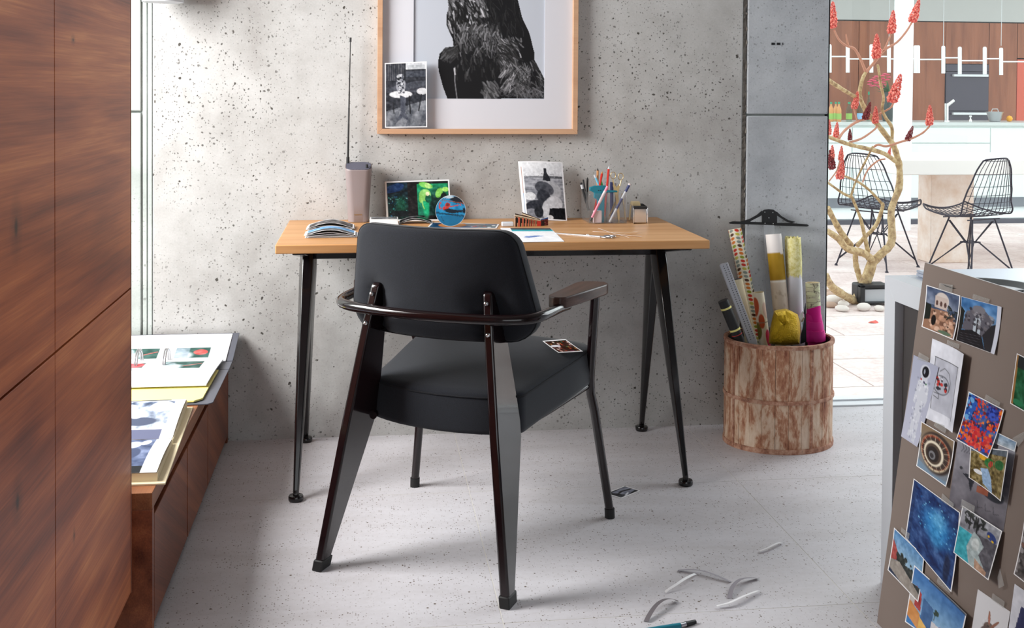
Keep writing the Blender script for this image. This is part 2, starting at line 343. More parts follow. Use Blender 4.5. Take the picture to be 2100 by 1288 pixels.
box('joint_strip', (-1.098, .009, -.02), (-1.083, .03, 2.85), 'concrete_strip', wb, bevel=.003); box('joint_strip', (-1.080, .006, -.02), (-1.067, .03, 2.85), 'concrete_strip', wb, bevel=.002)
panel(.944, 1.240, -.02, 1.081, 'concrete_pilaster', .003); panel(.944, 1.240, 1.088, 2.85, 'concrete_pilaster', .003)
# rough mortar in the joint beside the pilaster
random.seed(5); b = MB(); zz = 0.; L, R_ = [], []
while zz < 2.85:
    L.append((.9265+random.uniform(0, .003), .008+random.uniform(-.004, .006), zz)); R_.append((.9435-random.uniform(0, .003), .010+random.uniform(-.006, .006), zz)); zz += random.uniform(.006, .014)
mid = [((a[0]+c[0])/2, .014+random.uniform(-.008, .004), a[2]) for a, c in zip(L, R_)]
b.loft([[a, m_, c] for a, m_, c in zip(L, mid, R_)], closed=False)
mat('mortar', rgb(140, 134, 126), .9); b.build('mortar_joint', 'mortar', wb)
for px0, px1 in ((1582, 1589), (1593, 1600), (1604.5, 1606)):
    a = oy(px0, 87.5, .003); c = oy(px1, 92.5, .003); box('mark', (a[0], .0018, c[2]), (c[0], .004, a[2]), 'black', wb)
# wall end: dark profile against the glazing
struct(box('trim_1', (1.2405, .012, 0), (1.2475, .20, 2.85), 'black'))
LX = -2.2
wl = struct(MB().box((LX-.2, -6.1, 0), (LX, -2.2, 2.85)).box((LX-.2, -.06, 0), (LX, .02, 2.85)).box((LX-.2, -2.2, 0), (LX, -.06, .75)).box((LX-.2, -2.2, 2.7), (LX, -.06, 2.85)).build('wall_left', 'concrete_strip'))
w1 = struct(MB().box((LX-.12, -2.2, .75), (LX-.06, -.06, .80)).box((LX-.12, -2.2, 2.65), (LX-.06, -.06, 2.70)).box((LX-.12, -2.2, .8), (LX-.06, -2.15, 2.65)).box((LX-.12, -.11, .8), (LX-.06, -.06, 2.65)).build('window_1', 'black'))
box('pane', (LX-.093, -2.15, .8), (LX-.087, -.11, 2.65), 'glass', w1)
struct(box('wall_right', (4.4, -6.1, -.08), (4.6, .30, 2.85), 'concrete_pilaster'))
mat('plaster', rgb(225, 224, 220), .8); mat('ceiling_concrete', rgb(124, 121, 117), .8)
struct(MB().box((-2.3, -6.3, 0), (-2.0, -6.1, 2.85)).box((3.4, -6.3, 0), (4.6, -6.1, 2.85)).box((-2.0, -6.3, 2.55), (3.4, -6.1, 2.85)).box((-2.0, -6.3, 0), (3.4, -6.1, .5)).box((-2.0, -6.3, .5), (-1.0, -6.1, 2.55)).box((2.2, -6.3, .5), (3.4, -6.1, 2.55)).build('wall_rear', 'ceiling_concrete'))
struct(box('ceiling', (-2.4, -6.3, 2.85), (4.6, .45, 3.0), 'ceiling_concrete'))
# courtyard glazing: sill, head, mullion, panes
mat('aluminium', rgb(225, 228, 232), .35, .1)
w2 = struct(MB().box((1.2475, .165, -.09), (4.4, .29, .006)).box((1.2475, .165, 2.75), (4.4, .29, 2.85)).build('window_2', 'aluminium', bevel=.002))
MB().box((1.2475, .218, .006), (4.4, .232, .012)).build('track', 'aluminium', w2)
box('pane', (1.25, .222, .012), (2.95, .228, 2.75), 'glass', w2); box('pane', (2.99, .222, .012), (4.4, .228, 2.75), 'glass', w2); box('mullion', (2.95, .20, .012), (2.99, .25, 2.75), 'aluminium', w2)
# ================================================================== walnut cupboard on the left
CX, CY = -.852, -1.397
cb = thing('wall_cupboard', 'tall walnut cupboard with flush horizontally grained doors along left edge', 'cupboard', (-1.15, -2.3, 0))
MB().box((-1.45, -3.55, .128), (CX-.021, CY-.006, 2.1)).build('body', 'walnut_front', cb, world=True)
box('side_panel', (-1.45, CY-.006, .125), (CX, CY, 2.1), 'walnut_front', cb, world=True)
box('plinth', (-1.42, -3.52, 0), (-.93, CY-.03, .128), 'gap_shade', cb, world=True)  # shade under the cupboard is put into the plinth colour
# knots in the veneer
n = NT(MATS['walnut_door']); base_c = n.b.inputs['Base Color'].links[0].from_socket; geo = n.n('ShaderNodeNewGeometry')
for (kx, ky, ry, rz_) in ((33, 466, .017, .030), (36, 1030, .016, .026), (150, 82, .010, .006), (432, 0, .001, .001), (152, 1098, .006, .010)):
    K_ = ox(kx, ky, CX); mp_ = n.n('ShaderNodeMapping'); mp_.inputs['Location'].default_value = (0, -K_[1]/ry, -K_[2]/rz_); mp_.inputs['Scale'].default_value = (0, 1/ry, 1/rz_); n.l(geo.outputs['Position'], mp_.inputs['Vector'])
    ln = n.n('ShaderNodeVectorMath', operation='LENGTH'); n.l(mp_.outputs['Vector'], ln.inputs[0])
    base_c = n.mix(n.maprange(ln.outputs['Value'], 1.9, .2, 0, .5), base_c, rgb(52, 24, 14)); base_c = n.mix(n.maprange(ln.outputs['Value'], .55, .2, 0, .8), base_c, rgb(24, 12, 8))
n.col(base_c)
ys = float(ox(113, 640, CX)[1]); zs = float(ox(190, 658, CX)[2])
wd = CY-ys
for k in range(3):
    y1 = (CY-.0085 if k == 0 else ys-wd*(k-1)-.0015); y0 = ys-wd*k+.0015
    for (z0, z1) in ((.128, zs-.002), (zs+.002, 2.1)):
        MB().box((CX-.019, y0, z0), (CX, y1, z1)).build('door', 'walnut_door', cb, world=True, bevel=.0008)
# ================================================================== low walnut bench
bn = thing('low_sideboard', 'low walnut sideboard under the open books beside concrete wall', 'sideboard', (-1.13, -.67, 0))
BX, BY0, BY1, BZ = -.822, -1.336, -.006, .308
mat('blue_edge', rgb(90, 120, 165), .4)
MB().box((-1.44, BY0, BZ-.036), (BX, BY1, BZ)).build('top', 'walnut_bench', bn, world=True, bevel=.001)
MB().box((-1.44, BY0, 0), (BX, BY0+.022, BZ-.036)).build('end_panel', 'walnut_front', bn, world=True, bevel=.001)
MB().box((-1.44, BY1-.022, 0), (BX, BY1, BZ-.036)).build('end_panel', 'walnut_front', bn, world=True, bevel=.001)
MB().box((-1.44, BY0+.022, .02), (BX-.05, BY1-.022, BZ-.037)).build('body', 'gap_shade', bn, world=True)  # near-black body paints the shade showing in the drawer gaps
for y0, y1 in ((BY0+.025, -.868), (-.856, -.494), (-.486, -.032)):
    d = MB().box((BX-.02, y0, .022), (BX, y1, BZ-.054)).build('drawer', 'walnut_front', bn, world=True, bevel=.001)
# ring binder, open: near half flat, far half propped against the wall
Bz = BZ
bd = thing('ring_binder', 'open charcoal ring binder with white photo pages leaning to the wall', 'binder', (-1.0, -.3, Bz))
def slab(name, m, Q, t, par, mi=0):   # Q: four corners (top face), thickness t downwards
    Q = [np.array(q, float) for q in Q]; return MB().prism([q-np.array([0, 0, t]) for q in Q], Q).build(name, m, par, world=True, bevel=.0008)
xl, xr = -1.20, -.785
slab('front_cover', 'charcoal_card', [(xl, -.675, Bz+.004), (xr-.012, -.675, Bz+.004), (xr, -.66, Bz+.004), (xr, -.305, Bz+.004), (xl, -.305, Bz+.004)], .003, bd)
slab('spine', 'charcoal_card', [(xl, -.300, Bz+.004), (xr, -.300, Bz+.004), (xr, -.21, Bz+.006), (xl, -.21, Bz+.006)], .003, bd)
slab('back_cover', 'charcoal_card', [(xl, -.205, Bz+.007), (xr, -.205, Bz+.007), (xr, -.012, Bz+.053), (xl, -.012, Bz+.053)], .003, bd)
slab('divider', 'yellow_card', [(xl+.01, -.665, Bz+.011), (-.835, -.665, Bz+.011), (-.815, -.64, Bz+.011), (-.812, -.33, Bz+.011), (xl+.01, -.33, Bz+.011)], .005, bd)
c1 = Cv(110, 70, (247, 247, 249), 3)
def picture(c, u0, v0, u1, v1, mode):
    w, h = u1-u0, v1-v0; c.rect(u0, v0, u1, v1, (52, 86, 80)); m = ((c.U >= u0) & (c.U <= u1) & (c.V >= v0) & (c.V <= v1)).astype(float)
    c.put(c.em(u0+w*.22, v0+h*.75, w*.3, h*.4, 0, .5)*m, (205, 212, 218)); c.put(c.em(u0+w*.15, v0+h*.3, w*.15, h*.25, 0, .4)*m, (150, 170, 175))
    if mode == 1: c.put(c.em(u0+w*.75, v0+h*.45, w*.2, h*.25)*m, (226, 92, 88)); c.rect(u0, v0, u0+w*.42, v1, (150, 165, 178), .7)
    if mode == 2: c.line([(u0+w*.55, v0+h*.65), (u1-.01, v0+h*.35)], .012, (220, 110, 105))
    if mode == 3: c.put(c.em(u0+w*.75, v0+h*.3, w*.25, h*.35)*m, (226, 92, 98)); c.rect(u0, v0+h*.65, u1, v1, (205, 208, 214), .8)
    c.noise(20, 14, 40, m)
picture(c1, .58, .5, .85, .86, 1); picture(c1, .18, .5, .45, .86, 2); picture(c1, -.2, .5, .08, .86, 2); c1.line([(.55, .12), (.58, .4)], .006, (190, 190, 200))
p0 = lambda x, y: (x, y, Bz+.009+max(0, (y+.205))*.24)
sheet('page', c1, p0(xl+.005, -.022), p0(-.806, -.022), p0(-.806, -.215), p0(xl+.005, -.215), bd, thick=.004, m='print_matte')
c2 = Cv(110, 84, (247, 247, 249), 4); picture(c2, .56, .1, .86, .42, 2); picture(c2, .06, .14, .42, .46, 3); picture(c2, -.3, .14, -.05, .46, 3)
sheet('page', c2, (xl+.005, -.215, Bz+.016), (-.812, -.215, Bz+.016), (-.82, -.535, Bz+.021), (xl+.005, -.535, Bz+.021), bd, lift=lambda u, v: .004*math.sin(PI*v), thick=.004, m='print_matte')
for px in (291, 346):
    a = oz(px, 733, Bz+.018); X = float(a[0]); b = MB()
    for dx in (0, .006): b.tube([(X+dx, -.245+.048*math.cos(t), Bz+.012+.045*math.sin(t)) for t in np.linspace(-.15, PI+.15, 15)], .0026, 8)
    b.build('ring', 'steel', bd, world=True, smooth=60)
# open photo book in the foreground
bk = thing('photo_book', 'open black and white photo book on near end of sideboard', 'book', (-1.0, -.99, Bz))
slab('cover', 'cream_paper', [(-1.25, -1.29, Bz+.004), (-.803, -1.29, Bz+.004), (-.832, -.70, Bz+.004), (-1.25, -.70, Bz+.004)], .004, bk)
def block(y0, y1, x0r, x1r, zt0, zt1, name='page_block'):
    MB().prism([(-1.24, y0, Bz+.004), (x0r, y0, Bz+.004), (x1r, y1, Bz+.004), (-1.24, y1, Bz+.004)], [(-1.24, y0, Bz+zt0), (x0r, y0, Bz+zt0), (x1r, y1, Bz+zt1), (-1.24, y1, Bz+zt1)]).build(name, 'cream_paper', bk, world=True)
block(-1.275, -1.02, -.822, -.832, .022, .016); block(-1.015, -.71, -.832, -.846, .016, .026)
def widen(c):                 # the picture sits towards the page's outer edge
    b = Cv(230, c.h, (120, 128, 150), 5); b.noise(12, 6, 90); b.a[:, -c.w:] = c.a; return b
cA = Cv(110, 90, (238, 238, 242), 7); cA.grad(0, .06, .86, .78, (120, 132, 156), (196, 204, 216)); cA.noise(9, 7, 150, ((cA.U < .86) & (cA.V < .78)).astype(float), 4)
cA.ell(.52, .62, .2, .1, (70, 78, 100)); cA.ell(.28, .3, .13, .16, (226, 230, 236), .5); cA.ell(.42, .42, .09, .14, (232, 235, 240), -.6); cA.ell(.16, .5, .12, .1, (70, 80, 105)); cA.ell(.72, .22, .16, .16, (232, 236, 240), 0, .8); cA.rect(0, .80, .84, 1, (92, 96, 122)); cA.rect(0, 0, .8, .03, (60, 64, 80))
cA = widen(cA); sheet('page', cA, (-1.24, -.712, Bz+.028), (-.848, -.712, Bz+.028), (-.834, -1.015, Bz+.017), (-1.24, -1.015, Bz+.017), bk, lift=lambda u, v: .006*math.sin(PI*v), m='print_matte')
cB = Cv(110, 80, (240, 240, 243), 8); cB.grad(0, 0, .82, .86, (110, 122, 152), (66, 78, 110)); cB.noise(7, 6, 90, (cB.U < .82).astype(float), 4)
for (x, y, rx, ry, ro) in ((.22, .4, .1, .1, .5), (.58, .22, .1, .12, -.3), (.46, .5, .07, .05, 0), (.2, .75, .12, .04, 0), (.35, .76, .07, .04, 0), (.62, .9, .1, .03, 0), (.72, .14, .05, .1, .5)): cB.ell(x, y, rx, ry, (226, 228, 234), ro)
cB.ell(.35, .3, .12, .22, (62, 72, 104), .2); cB.ell(.62, .5, .1, .16, (58, 68, 98), .3); cB.rect(0, .84, .82, 1, (12, 14, 22)); cB.rect(.83, 0, 1, 1, (240, 240, 243))
cB = widen(cB); sheet('page', cB, (-1.24, -1.018, Bz+.017), (-.834, -1.018, Bz+.017), (-.824, -1.276, Bz+.024), (-1.24, -1.276, Bz+.024), bk, lift=lambda u, v: .006*math.sin(PI*v), m='print_matte')
# wall lamp whose lower rim shows at the top edge
la = oy(291, 4, -.10); lb = oy(377, 4, -.10); lx = float(la[0]+lb[0])/2; lr = float(lb[0]-la[0])/2; lz = float(la[2])
lp = thing('wall_lamp', 'brown wall lamp with white rim at top above the sideboard', 'lamp', (lx, -.10, lz))
mat('lamp_brown', rgb(96, 62, 44), .4)
MB().lathe([(lr-.012, .012), (lr, .010), (lr+.001, .012), (lr*.98, .09), (lr*.9, .13), (.02, .14)], 32).build('shade', 'lamp_brown', lp, smooth=50)
MB().lathe([(0.001, .004), (lr-.012, .002), (lr-.001, 0), (lr, .010), (lr-.012, .012)], 32).build('diffuser', 'white', lp, smooth=50)
MB().tube([(0, 0, .138), (0, 0, .2), (0, .05, .22), (0, .098, .22)], .008, 8).build('arm', 'steel', lp, smooth=50)
MB().lathe([(.035, 0), (.035, .02)], 20, (0, 0, 0)).build('clip', 'grey_plastic', lp).matrix_basis = Matrix.Translation((0, .1, .22)) @ Matrix.Rotation(PI/2, 4, 'X')
# ================================================================== desk
dk = thing('desk', 'oak topped desk on black splayed steel legs against concrete wall', 'desk', (0, -.3, 0))
DZ = .73
MB().box((-.625, -.600, DZ-.0253), (.625, -.003, DZ)).build('tabletop', 'oak', dk, world=True, bevel=.003, seg=3)
box('beam', (-.54, -.305, .645), (.54, -.255, DZ-.026), 'black_gloss', dk, world=True, bevel=.003)
for sx in (-1, 1):
    MB().prism([(sx*.545, -.57, .697), (sx*.545, -.32, .655), (sx*.545, -.24, .655), (sx*.545, -.04, .697), (sx*.545, -.04, .7045), (sx*.545, -.57, .7045)], [(sx*.58, -.57, .697), (sx*.58, -.32, .655), (sx*.58, -.24, .655), (sx*.58, -.04, .697), (sx*.58, -.04, .7045), (sx*.58, -.57, .7045)]).build('bracket', 'black_gloss', dk, world=True, bevel=.002)
    for yt, yf in ((-.285, -.570), (-.265, -.036)):
        b = MB(); rings = []
        for t, hx, hy in ((0, .0245, .040), (.12, .0245, .044), (.4, .019, .034), (.75, .0135, .019), (1, .0088, .0092)):
            cx, cy, cz = sx*(.547+.021*t), yt+(yf-yt)*t, .69-.672*t
            rings.append([(cx+hx*p, cy+hy*q, cz) for p, q in ((1, -.25), (.6, -1), (-.6, -1), (-1, -.25), (-.75, .8), (0, 1.), (.75, .8))])
        lg = b.loft(rings).build('leg', 'black_gloss', dk, world=True, bevel=.002)
        MB().lathe([(.0075, .03), (.0085, .017), (.0195, .0155), (.0215, .012), (.0215, .004), (.0195, 0)], 24, (sx*.568, yf, 0)).build('foot', 'black_gloss', lg, smooth=40)
        lg.children[0].data.transform(Matrix.Translation((0, .3, 0)))
# ================================================================== armchair
ch = thing('armchair', 'charcoal upholstered armchair with dark glossy frame drawn up to desk', 'chair', (-.119, -.9015, 0), math.atan2(-.5016, .8655))
for sx in (-1, 1):
    X = lambda z: sx*(.247-.141*z)
    prof = [(-.313, .022), (-.268, .595*0+.34-.0*0), ]
    prof = [(-.310, .02), (-.2655, .36), (-.2265, .595), (-.206, .684), (-.196, .692), (-.184, .684), (-.14, .56), (-.130, .46), (-.124, .37), (-.130, .335), (-.272, .02)]
    A = [(X(z)-.0115, y, z) for y, z in prof]; B_ = [(X(z)+.0115, y, z) for y, z in prof]
    lg = MB().prism(A, B_).build('leg', 'brown_gloss', ch, bevel=.005, seg=3)
    MB().prism([(sx*.247-.013, -.317, 0), (sx*.247+.013, -.317, 0), (sx*.247+.013, -.270, 0), (sx*.247-.013, -.270, 0)], [(X(.026)-.0135, -.313, .026), (X(.026)+.0135, -.313, .026), (X(.026)+.0135, -.266, .026), (X(.026)-.0135, -.266, .026)]).build('foot_cap', 'black_rubber', lg, bevel=.003)
    for y, z in ((-.2175, .665), (-.2285, .594)):
        MB().lathe([(.0058, -.002), (.0055, .002), (.003, .0042), (.0005, .0048)], 12).build('bolt', 'chrome', lg, smooth=60).matrix_basis = Matrix.Translation((X(z), y, z)) @ Matrix.Rotation(math.radians(82), 4, 'X')
    p = [(sx*.299, .2975, .018), (sx*.262, .268, .30), (sx*.2535, .262, .345), (sx*.2525, .258, .38), (sx*.256, .25, .41), (sx*.295, .17, .642)]
    lg = MB().tube(p, [.0115, .0125, .0125, .0125, .0125, .0125], 14).build('leg', 'brown_gloss', ch, smooth=50)
    MB().tube([(sx*.2995, .298, 0), (sx*.2985, .297, .026)], .0138, 16).build('foot_cap', 'black_rubber', lg, smooth=40)
    MB().tube([(sx*.186, -.15, .343), (sx*.215, .05, .352), (sx*.246, .255, .368)], .010, 10).build('side_rail', 'brown_gloss', ch, smooth=50)
    # armrest
    out = [(.246, -.045), (.252, -.062), (.27, -.074), (.286, -.072), (.298, -.058), (.331, .150), (.329, .172), (.314, .190), (.27, .182), (.254, .168), (.247, .15)]
    A = [(sx*x, y, .637+.02*max(0, y)*0) for x, y in out]; B_ = [(sx*x, y, .665) for x, y in out]
    if sx < 0: A, B_ = A[::-1], B_[::-1]
    MB().prism(A, B_).build('armrest', 'arm_wood', ch, bevel=.0035, seg=3)
MB().tube([(-.25, .258, .366), (.25, .258, .366)], .010, 10).build('front_rail', 'brown_gloss', ch, smooth=50)
MB().tube([(-.185, -.06, .348), (.185, -.06, .348)], .010, 10).build('rear_rail', 'brown_gloss', ch, smooth=50)
half = [(0, -.258, .632), (.08, -.254, .632), (.16, -.240, .632), (.215, -.222, .632), (.25, -.196, .6325), (.268, -.165, .634), (.276, -.12, .636), (.281, -.06, .638), (.286, -.02, .638)]
rail = [(-x, y, z) for x, y, z in half[:0:-1]]+half
MB().tube(spline(rail, 6), .0125, 16).build('back_rail', 'brown_gloss', ch, smooth=60)
# seat cushion
def arc(cx, cy, r, a0, a1, n=5): return [(cx+r*math.cos(math.radians(a0+(a1-a0)*k/n)), cy+r*math.sin(math.radians(a0+(a1-a0)*k/n))) for k in range(n+1)]
hs = [(0, -.166), (.06, -.163), (.11, -.156), (.15, -.146)]+arc(.172, -.098, .038, 285, 360, 5)+[(.222, 0), (.241, .12)]+arc(.203, .235, .055, 10, 80, 5)+[(.15, .298), (.08, .303), (0, .305)]
outl = hs+[(-x, y) for x, y in hs[-2:0:-1]]
zt = lambda y: .431+.105*(y+.15)
def ring(s, dz, base): return [(x*s, .04+(y-.04)*s, (zt(.04+(y-.04)*s)+dz) if base == 't' else (zt(.04+(y-.04)*s)-.102+dz)) for x, y in outl]
st = MB().loft([ring(.94, .0, 'b'), ring(.99, .004, 'b'), ring(1, .014, 'b'), ring(1.004, -.05, 't'), ring(1, -.012, 't'), ring(.992, -.003, 't'), ring(.975, .001, 't'), ring(.9, .006, 't'), ring(.7, .011, 't'), ring(.4, .014, 't'), ring(.08, .015, 't')]).build('seat', 'fabric', ch, smooth=70)
mat('fabric_seam', rgb(20, 21, 27), .95)
MB().tube([(p[0], p[1], p[2]) for p in ring(1.002, -.008, 't')], .0022, 6, closed=True).build('piping', 'fabric_seam', st, smooth=60)
# backrest
def bo(n=6):
    o = []
    for (cx, cz, r, a0, a1) in ((.170, .785, .050, 12, 90), (-.170, .785, .050, 90, 168), (-.192, .625, .060, 172, 270), (.192, .625, .060, 270, 368)):
        o += [(cx+r*math.cos(math.radians(a0+(a1-a0)*k/n)), cz+r*math.sin(math.radians(a0+(a1-a0)*k/n))) for k in range(n+1)]
    q = []                     # densify so the pad can curve
    for i in range(len(o)):
        a, b_ = np.array(o[i]), np.array(o[(i+1) % len(o)]); k = max(1, int(np.linalg.norm(b_-a)/.03))
        q += [tuple(a+(b_-a)*t/k) for t in range(k)]
    return q
BO = bo(); T_ = .058
def dent(x, z):               # the pad is pressed in where the two uprights meet it
    d = 0.
    for s in (-1, 1):
        xx = (x-s*.157)/.022; zz = max(0, z-.665)/.03; d = max(d, math.exp(-xx*xx)*math.exp(-zz*zz))
    return d
def bring(s, y, rear):
    r = []
    for x, z in BO:
        X, Z = x*s, .695+(z-.695)*s; yy = -.187+y+1.05*X*X-.13*(Z-.65)
        if rear: yy += .030*dent(X, Z)
        r.append((X, yy, Z))
    return r
prof = [(.02, -T_/2-.008, 1), (.25, -T_/2-.0078, 1), (.45, -T_/2-.0065, 1), (.6, -T_/2-.005, 1), (.7, -T_/2-.004, 1), (.8, -T_/2-.002, 1), (.9, -T_/2, 1), (.965, -T_/2+.003, 1), (.99, -T_/2+.009, 1), (1, -T_/2+.018, 0), (1, T_/2-.018, 0), (.985, T_/2-.006, 0), (.95, T_/2-.001, 0), (.8, T_/2+.005, 0), (.5, T_/2+.009, 0), (.02, T_/2+.01, 0)]
bk_ = MB().loft([bring(*p) for p in prof]).build('backrest', 'fabric', ch, smooth=75)
MB().tube(bring(.996, -T_/2+.0115, 0), .0016, 6, closed=True).build('piping', 'fabric_seam', bk_, smooth=60)
# ================================================================== framed bird photograph
fr = thing('picture_frame', 'large oak framed black and white bird photograph on concrete wall', 'picture', (.004, 0, 1.015))
fa, fb = oy(773.5, 274.6, -.032), oy(1184.5, 275.6, -.032)
x0, x1, z0, z1 = float(fa[0]), float(fb[0]), float(fa[2]), 1.99; fw_ = .0168
for nm, A in (('frame_rail', [(x0, z0), (x1, z0), (x1-fw_, z0+fw_), (x0+fw_, z0+fw_)]), ('frame_rail', [(x1, z1), (x0, z1), (x0+fw_, z1-fw_), (x1-fw_, z1-fw_)]), ('frame_stile', [(x0, z1), (x0, z0), (x0+fw_, z0+fw_), (x0+fw_, z1-fw_)]), ('frame_stile', [(x1, z0), (x1, z1), (x1-fw_, z1-fw_), (x1-fw_, z0+fw_)])):
    MB().prism([(x, -.032, z) for x, z in A], [(x, -.001, z) for x, z in A]).build(nm, 'frame_oak', fr, world=True, bevel=.0008)
ga, gb = oy(847.5, 202, -.012), oy(1116.5, 202, -.012)
ix0, ix1, iz0, iz1 = float(ga[0]), float(gb[0]), float(ga[2]), 1.86
mat('mount_board', rgb(212, 212, 219), .7)
for A in ([(x0+fw_, z0+fw_), (x1-fw_, z0+fw_), (ix1, iz0), (ix0, iz0)], [(x1-fw_, z1-fw_), (x0+fw_, z1-fw_), (ix0, iz1), (ix1, iz1)], [(x0+fw_, z1-fw_), (x0+fw_, z0+fw_), (ix0, iz0), (ix0, iz1)], [(x1-fw_, z0+fw_), (x1-fw_, z1-fw_), (ix1, iz1), (ix1, iz0)]):
    MB().prism([(x, -.012, z) for x, z in A], [(x, -.008, z) for x, z in A]).build('mount', 'mount_board', fr, world=True)
box('backing', (x0+.004, -.0065, z0+.004), (x1-.004, -.001, z1-.004), 'mount_board', fr, world=True)
# the print: perched dark bird, drawn feather by feather
BW, BH = 232, 380
cv = Cv(BW, BH, (190, 195, 205), 11); asp = BH/BW
pxw = 269.; 
def bq(x, y): # crop pixels of the photograph -> print coordinates
    px, py = 760+x/4.293, y/4.293; P = oy(px, py, -.0075); return ((P[0]-ix0)/(ix1-ix0), (iz1-P[2])/(iz1-iz0))
body = [bq(*p) for p in ((680, 0), (690, 60), (672, 130), (672, 220), (700, 290), (725, 340), (733, 405), (660, 415), (610, 470), (597, 540), (602, 620), (640, 760), (678, 864), (1526, 864), (1526, 690), (1500, 640), (1440, 525), (1440, 470), (1395, 290), (1330, 150), (1295, 0))]
up = [(body[-1][0]-.03, .38), (.66, .26), (.6, .19), (.5, .16), (.4, .19), (.33, .24), (.2, .27), (.33, .30), (.36, .36), (.34, .44)]
cv.poly(body+up, (14, 14, 17)); bm = cv.pm(body+up).astype(float)
def strokes(n, reg, ang, ln, lo, hi, wd=.008):
    (xa, ya), (xb, yb) = bq(*reg[:2]), bq(*reg[2:])
    for i in range(n):
        u, v = xa+(xb-xa)*cv.r.rand(), ya+(yb-ya)*cv.r.rand(); iu, iv = min(BW-1, int(u*BW)), min(BH-1, max(0, int(v*BH)))
        if not bm[iv, iu]: continue
        a = ang+cv.r.randn()*.25; L = ln*(.6+.8*cv.r.rand()); g = lo+(hi-lo)*cv.r.rand()**1.5; dx, dy = math.cos(a)*L, math.sin(a)*L/asp
        k = .2*(cv.r.rand()-.5)*L
        x_0, x_1 = int(max(0, (u-L-.02)*BW)), int(min(BW, (u+L+.02)*BW)); y_0, y_1 = int(max(0, (v-L-.02)*BH)), int(min(BH, (v+L+.02)*BH))
        sub = Cv.__new__(Cv); sub.w, sub.h = BW, BH; sub.U, sub.V, sub.a = cv.U[y_0:y_1, x_0:x_1], cv.V[y_0:y_1, x_0:x_1], cv.a[y_0:y_1, x_0:x_1]
        sub.h = BH; m = np.zeros(sub.U.shape); pts = [(u-dx/2, v-dy/2), (u+k, v), (u+dx/2, v+dy/2)]
        for (q0, r0), (q1, r1) in zip(pts[:-1], pts[1:]):
            ddx, ddy = q1-q0, (r1-r0)*asp; t = np.clip(((sub.U-q0)*ddx+(sub.V-r0)*asp*ddy)/(ddx*ddx+ddy*ddy+1e-12), 0, 1)
            m = np.maximum(m, np.clip((wd*(.5+.8*cv.r.rand())/2-np.hypot(sub.U-q0-t*ddx, (sub.V-r0)*asp-t*ddy))*BW/.8+.5, 0, 1))
        cv.a[y_0:y_1, x_0:x_1] = sub.a*(1-(m*.85)[..., None])+np.array([g, g, g*1.03])*(m*.85)[..., None]
random.seed(3)
strokes(130, (690, 0, 1010, 120), 1.0, .075, 60, 225, .011); strokes(110, (680, 110, 960, 260), 1.25, .075, 50, 225, .011); strokes(60, (690, 20, 960, 260), 1.2, .07, 8, 30, .012)
strokes(120, (800, 230, 1120, 340), 1.9, .06, 40, 170); strokes(160, (740, 300, 1150, 480), 1.5, .06, 25, 150, .007); strokes(110, (730, 420, 1180, 700), 1.45, .045, 18, 85, .009)
strokes(70, (640, 410, 740, 520), 2.4, .06, 35, 90); strokes(90, (1000, 0, 1400, 300), 1.3, .07, 20, 52, .006)
for (x, y, rx, ry) in ((1180, 430, .05, .032), (1210, 390, .06, .02), (1200, 550, .05, .014)): u, v = bq(x, y); cv.put(cv.em(u, v, rx, ry, .2, .8)*bm, (165, 165, 170), .8)
strokes(110, (1130, 340, 1320, 580), .9, .05, 30, 200, .008); strokes(70, (1140, 360, 1300, 560), .6, .05, 20, 60, .008); strokes(140, (1140, 600, 1400, 800), 2.1, .06, 45, 190, .008); strokes(160, (1280, 560, 1520, 860), 1.0, .07, 30, 135, .006); strokes(60, (1000, 740, 1120, 850), 1.1, .06, 40, 130, .012)
for i in range(60):
    u, v = bq(1150+cv.r.rand()*360, 740+cv.r.rand()*110); t = np.linspace(.2, 2.9, 6); cv.line([(u+.018*math.cos(a), v+.014*math.sin(a)) for a in t], .004, (110, 110, 115), .6)
cv.line([bq(745, 590), bq(742, 700), bq(762, 860)], .008, (120, 120, 124)); cv.line([bq(740, 600), bq(745, 650)], .012, (190, 190, 195))
cv.put(1-cv.pm(body+up).astype(float), (190, 195, 205))
sheet('photograph', cv, (ix0-.001, -.0075, iz1), (ix1+.001, -.0075, iz1), (ix1+.001, -.0075, iz0-.001), (ix0-.001, -.0075, iz0-.001), fr, m='print_matte', thick=.0005)
# small photo tucked in the frame's corner
cc = Cv(70, 104, (40, 42, 50), 5); cc.rect(0, 0, .46, .3, (46, 48, 58))
for k in range(9): cc.rect(.03+k*.05, 0, .045+k*.05, .32, (90+cc.r.randint(40),)*3, .6)
cc.grad(.5, .02, .98, .12, (205, 208, 214), (225, 228, 232)); cc.rect(.54, .05, .94, .12, (160, 166, 172), .6); cc.rect(.5, .14, 1, .23, (62, 66, 76)); cc.grad(0, .28, 1, .46, (30, 32, 40), (66, 68, 78)); cc.ell(.6, .36, .5, .05, (88, 92, 102), -.15, .6); cc.poly([(0, .75), (1, .58), (1, 1), (0, 1)], (104, 108, 116)); cc.noise(9, 12, 46, (cc.V > .6).astype(float))
for k in range(7): cc.poly([(.1+.16*k, .75), (.2+.16*k, .72), (.1+.16*k, .95), (0+.16*k, 1)], (70, 74, 84) if k % 2 else (128, 132, 140), .6)
cc.ell(.38, .49, .27, .055, (226, 228, 232)); cc.ell(.88, .45, .13, .05, (214, 216, 220)); cc.line([(.58, .52), (.6, .78)], .03, (16, 17, 22)); cc.line([(.86, .5), (.8, .74)], .03, (16, 17, 22)); cc.line([(.2, .6), (.22, .78)], .02, (16, 17, 22))
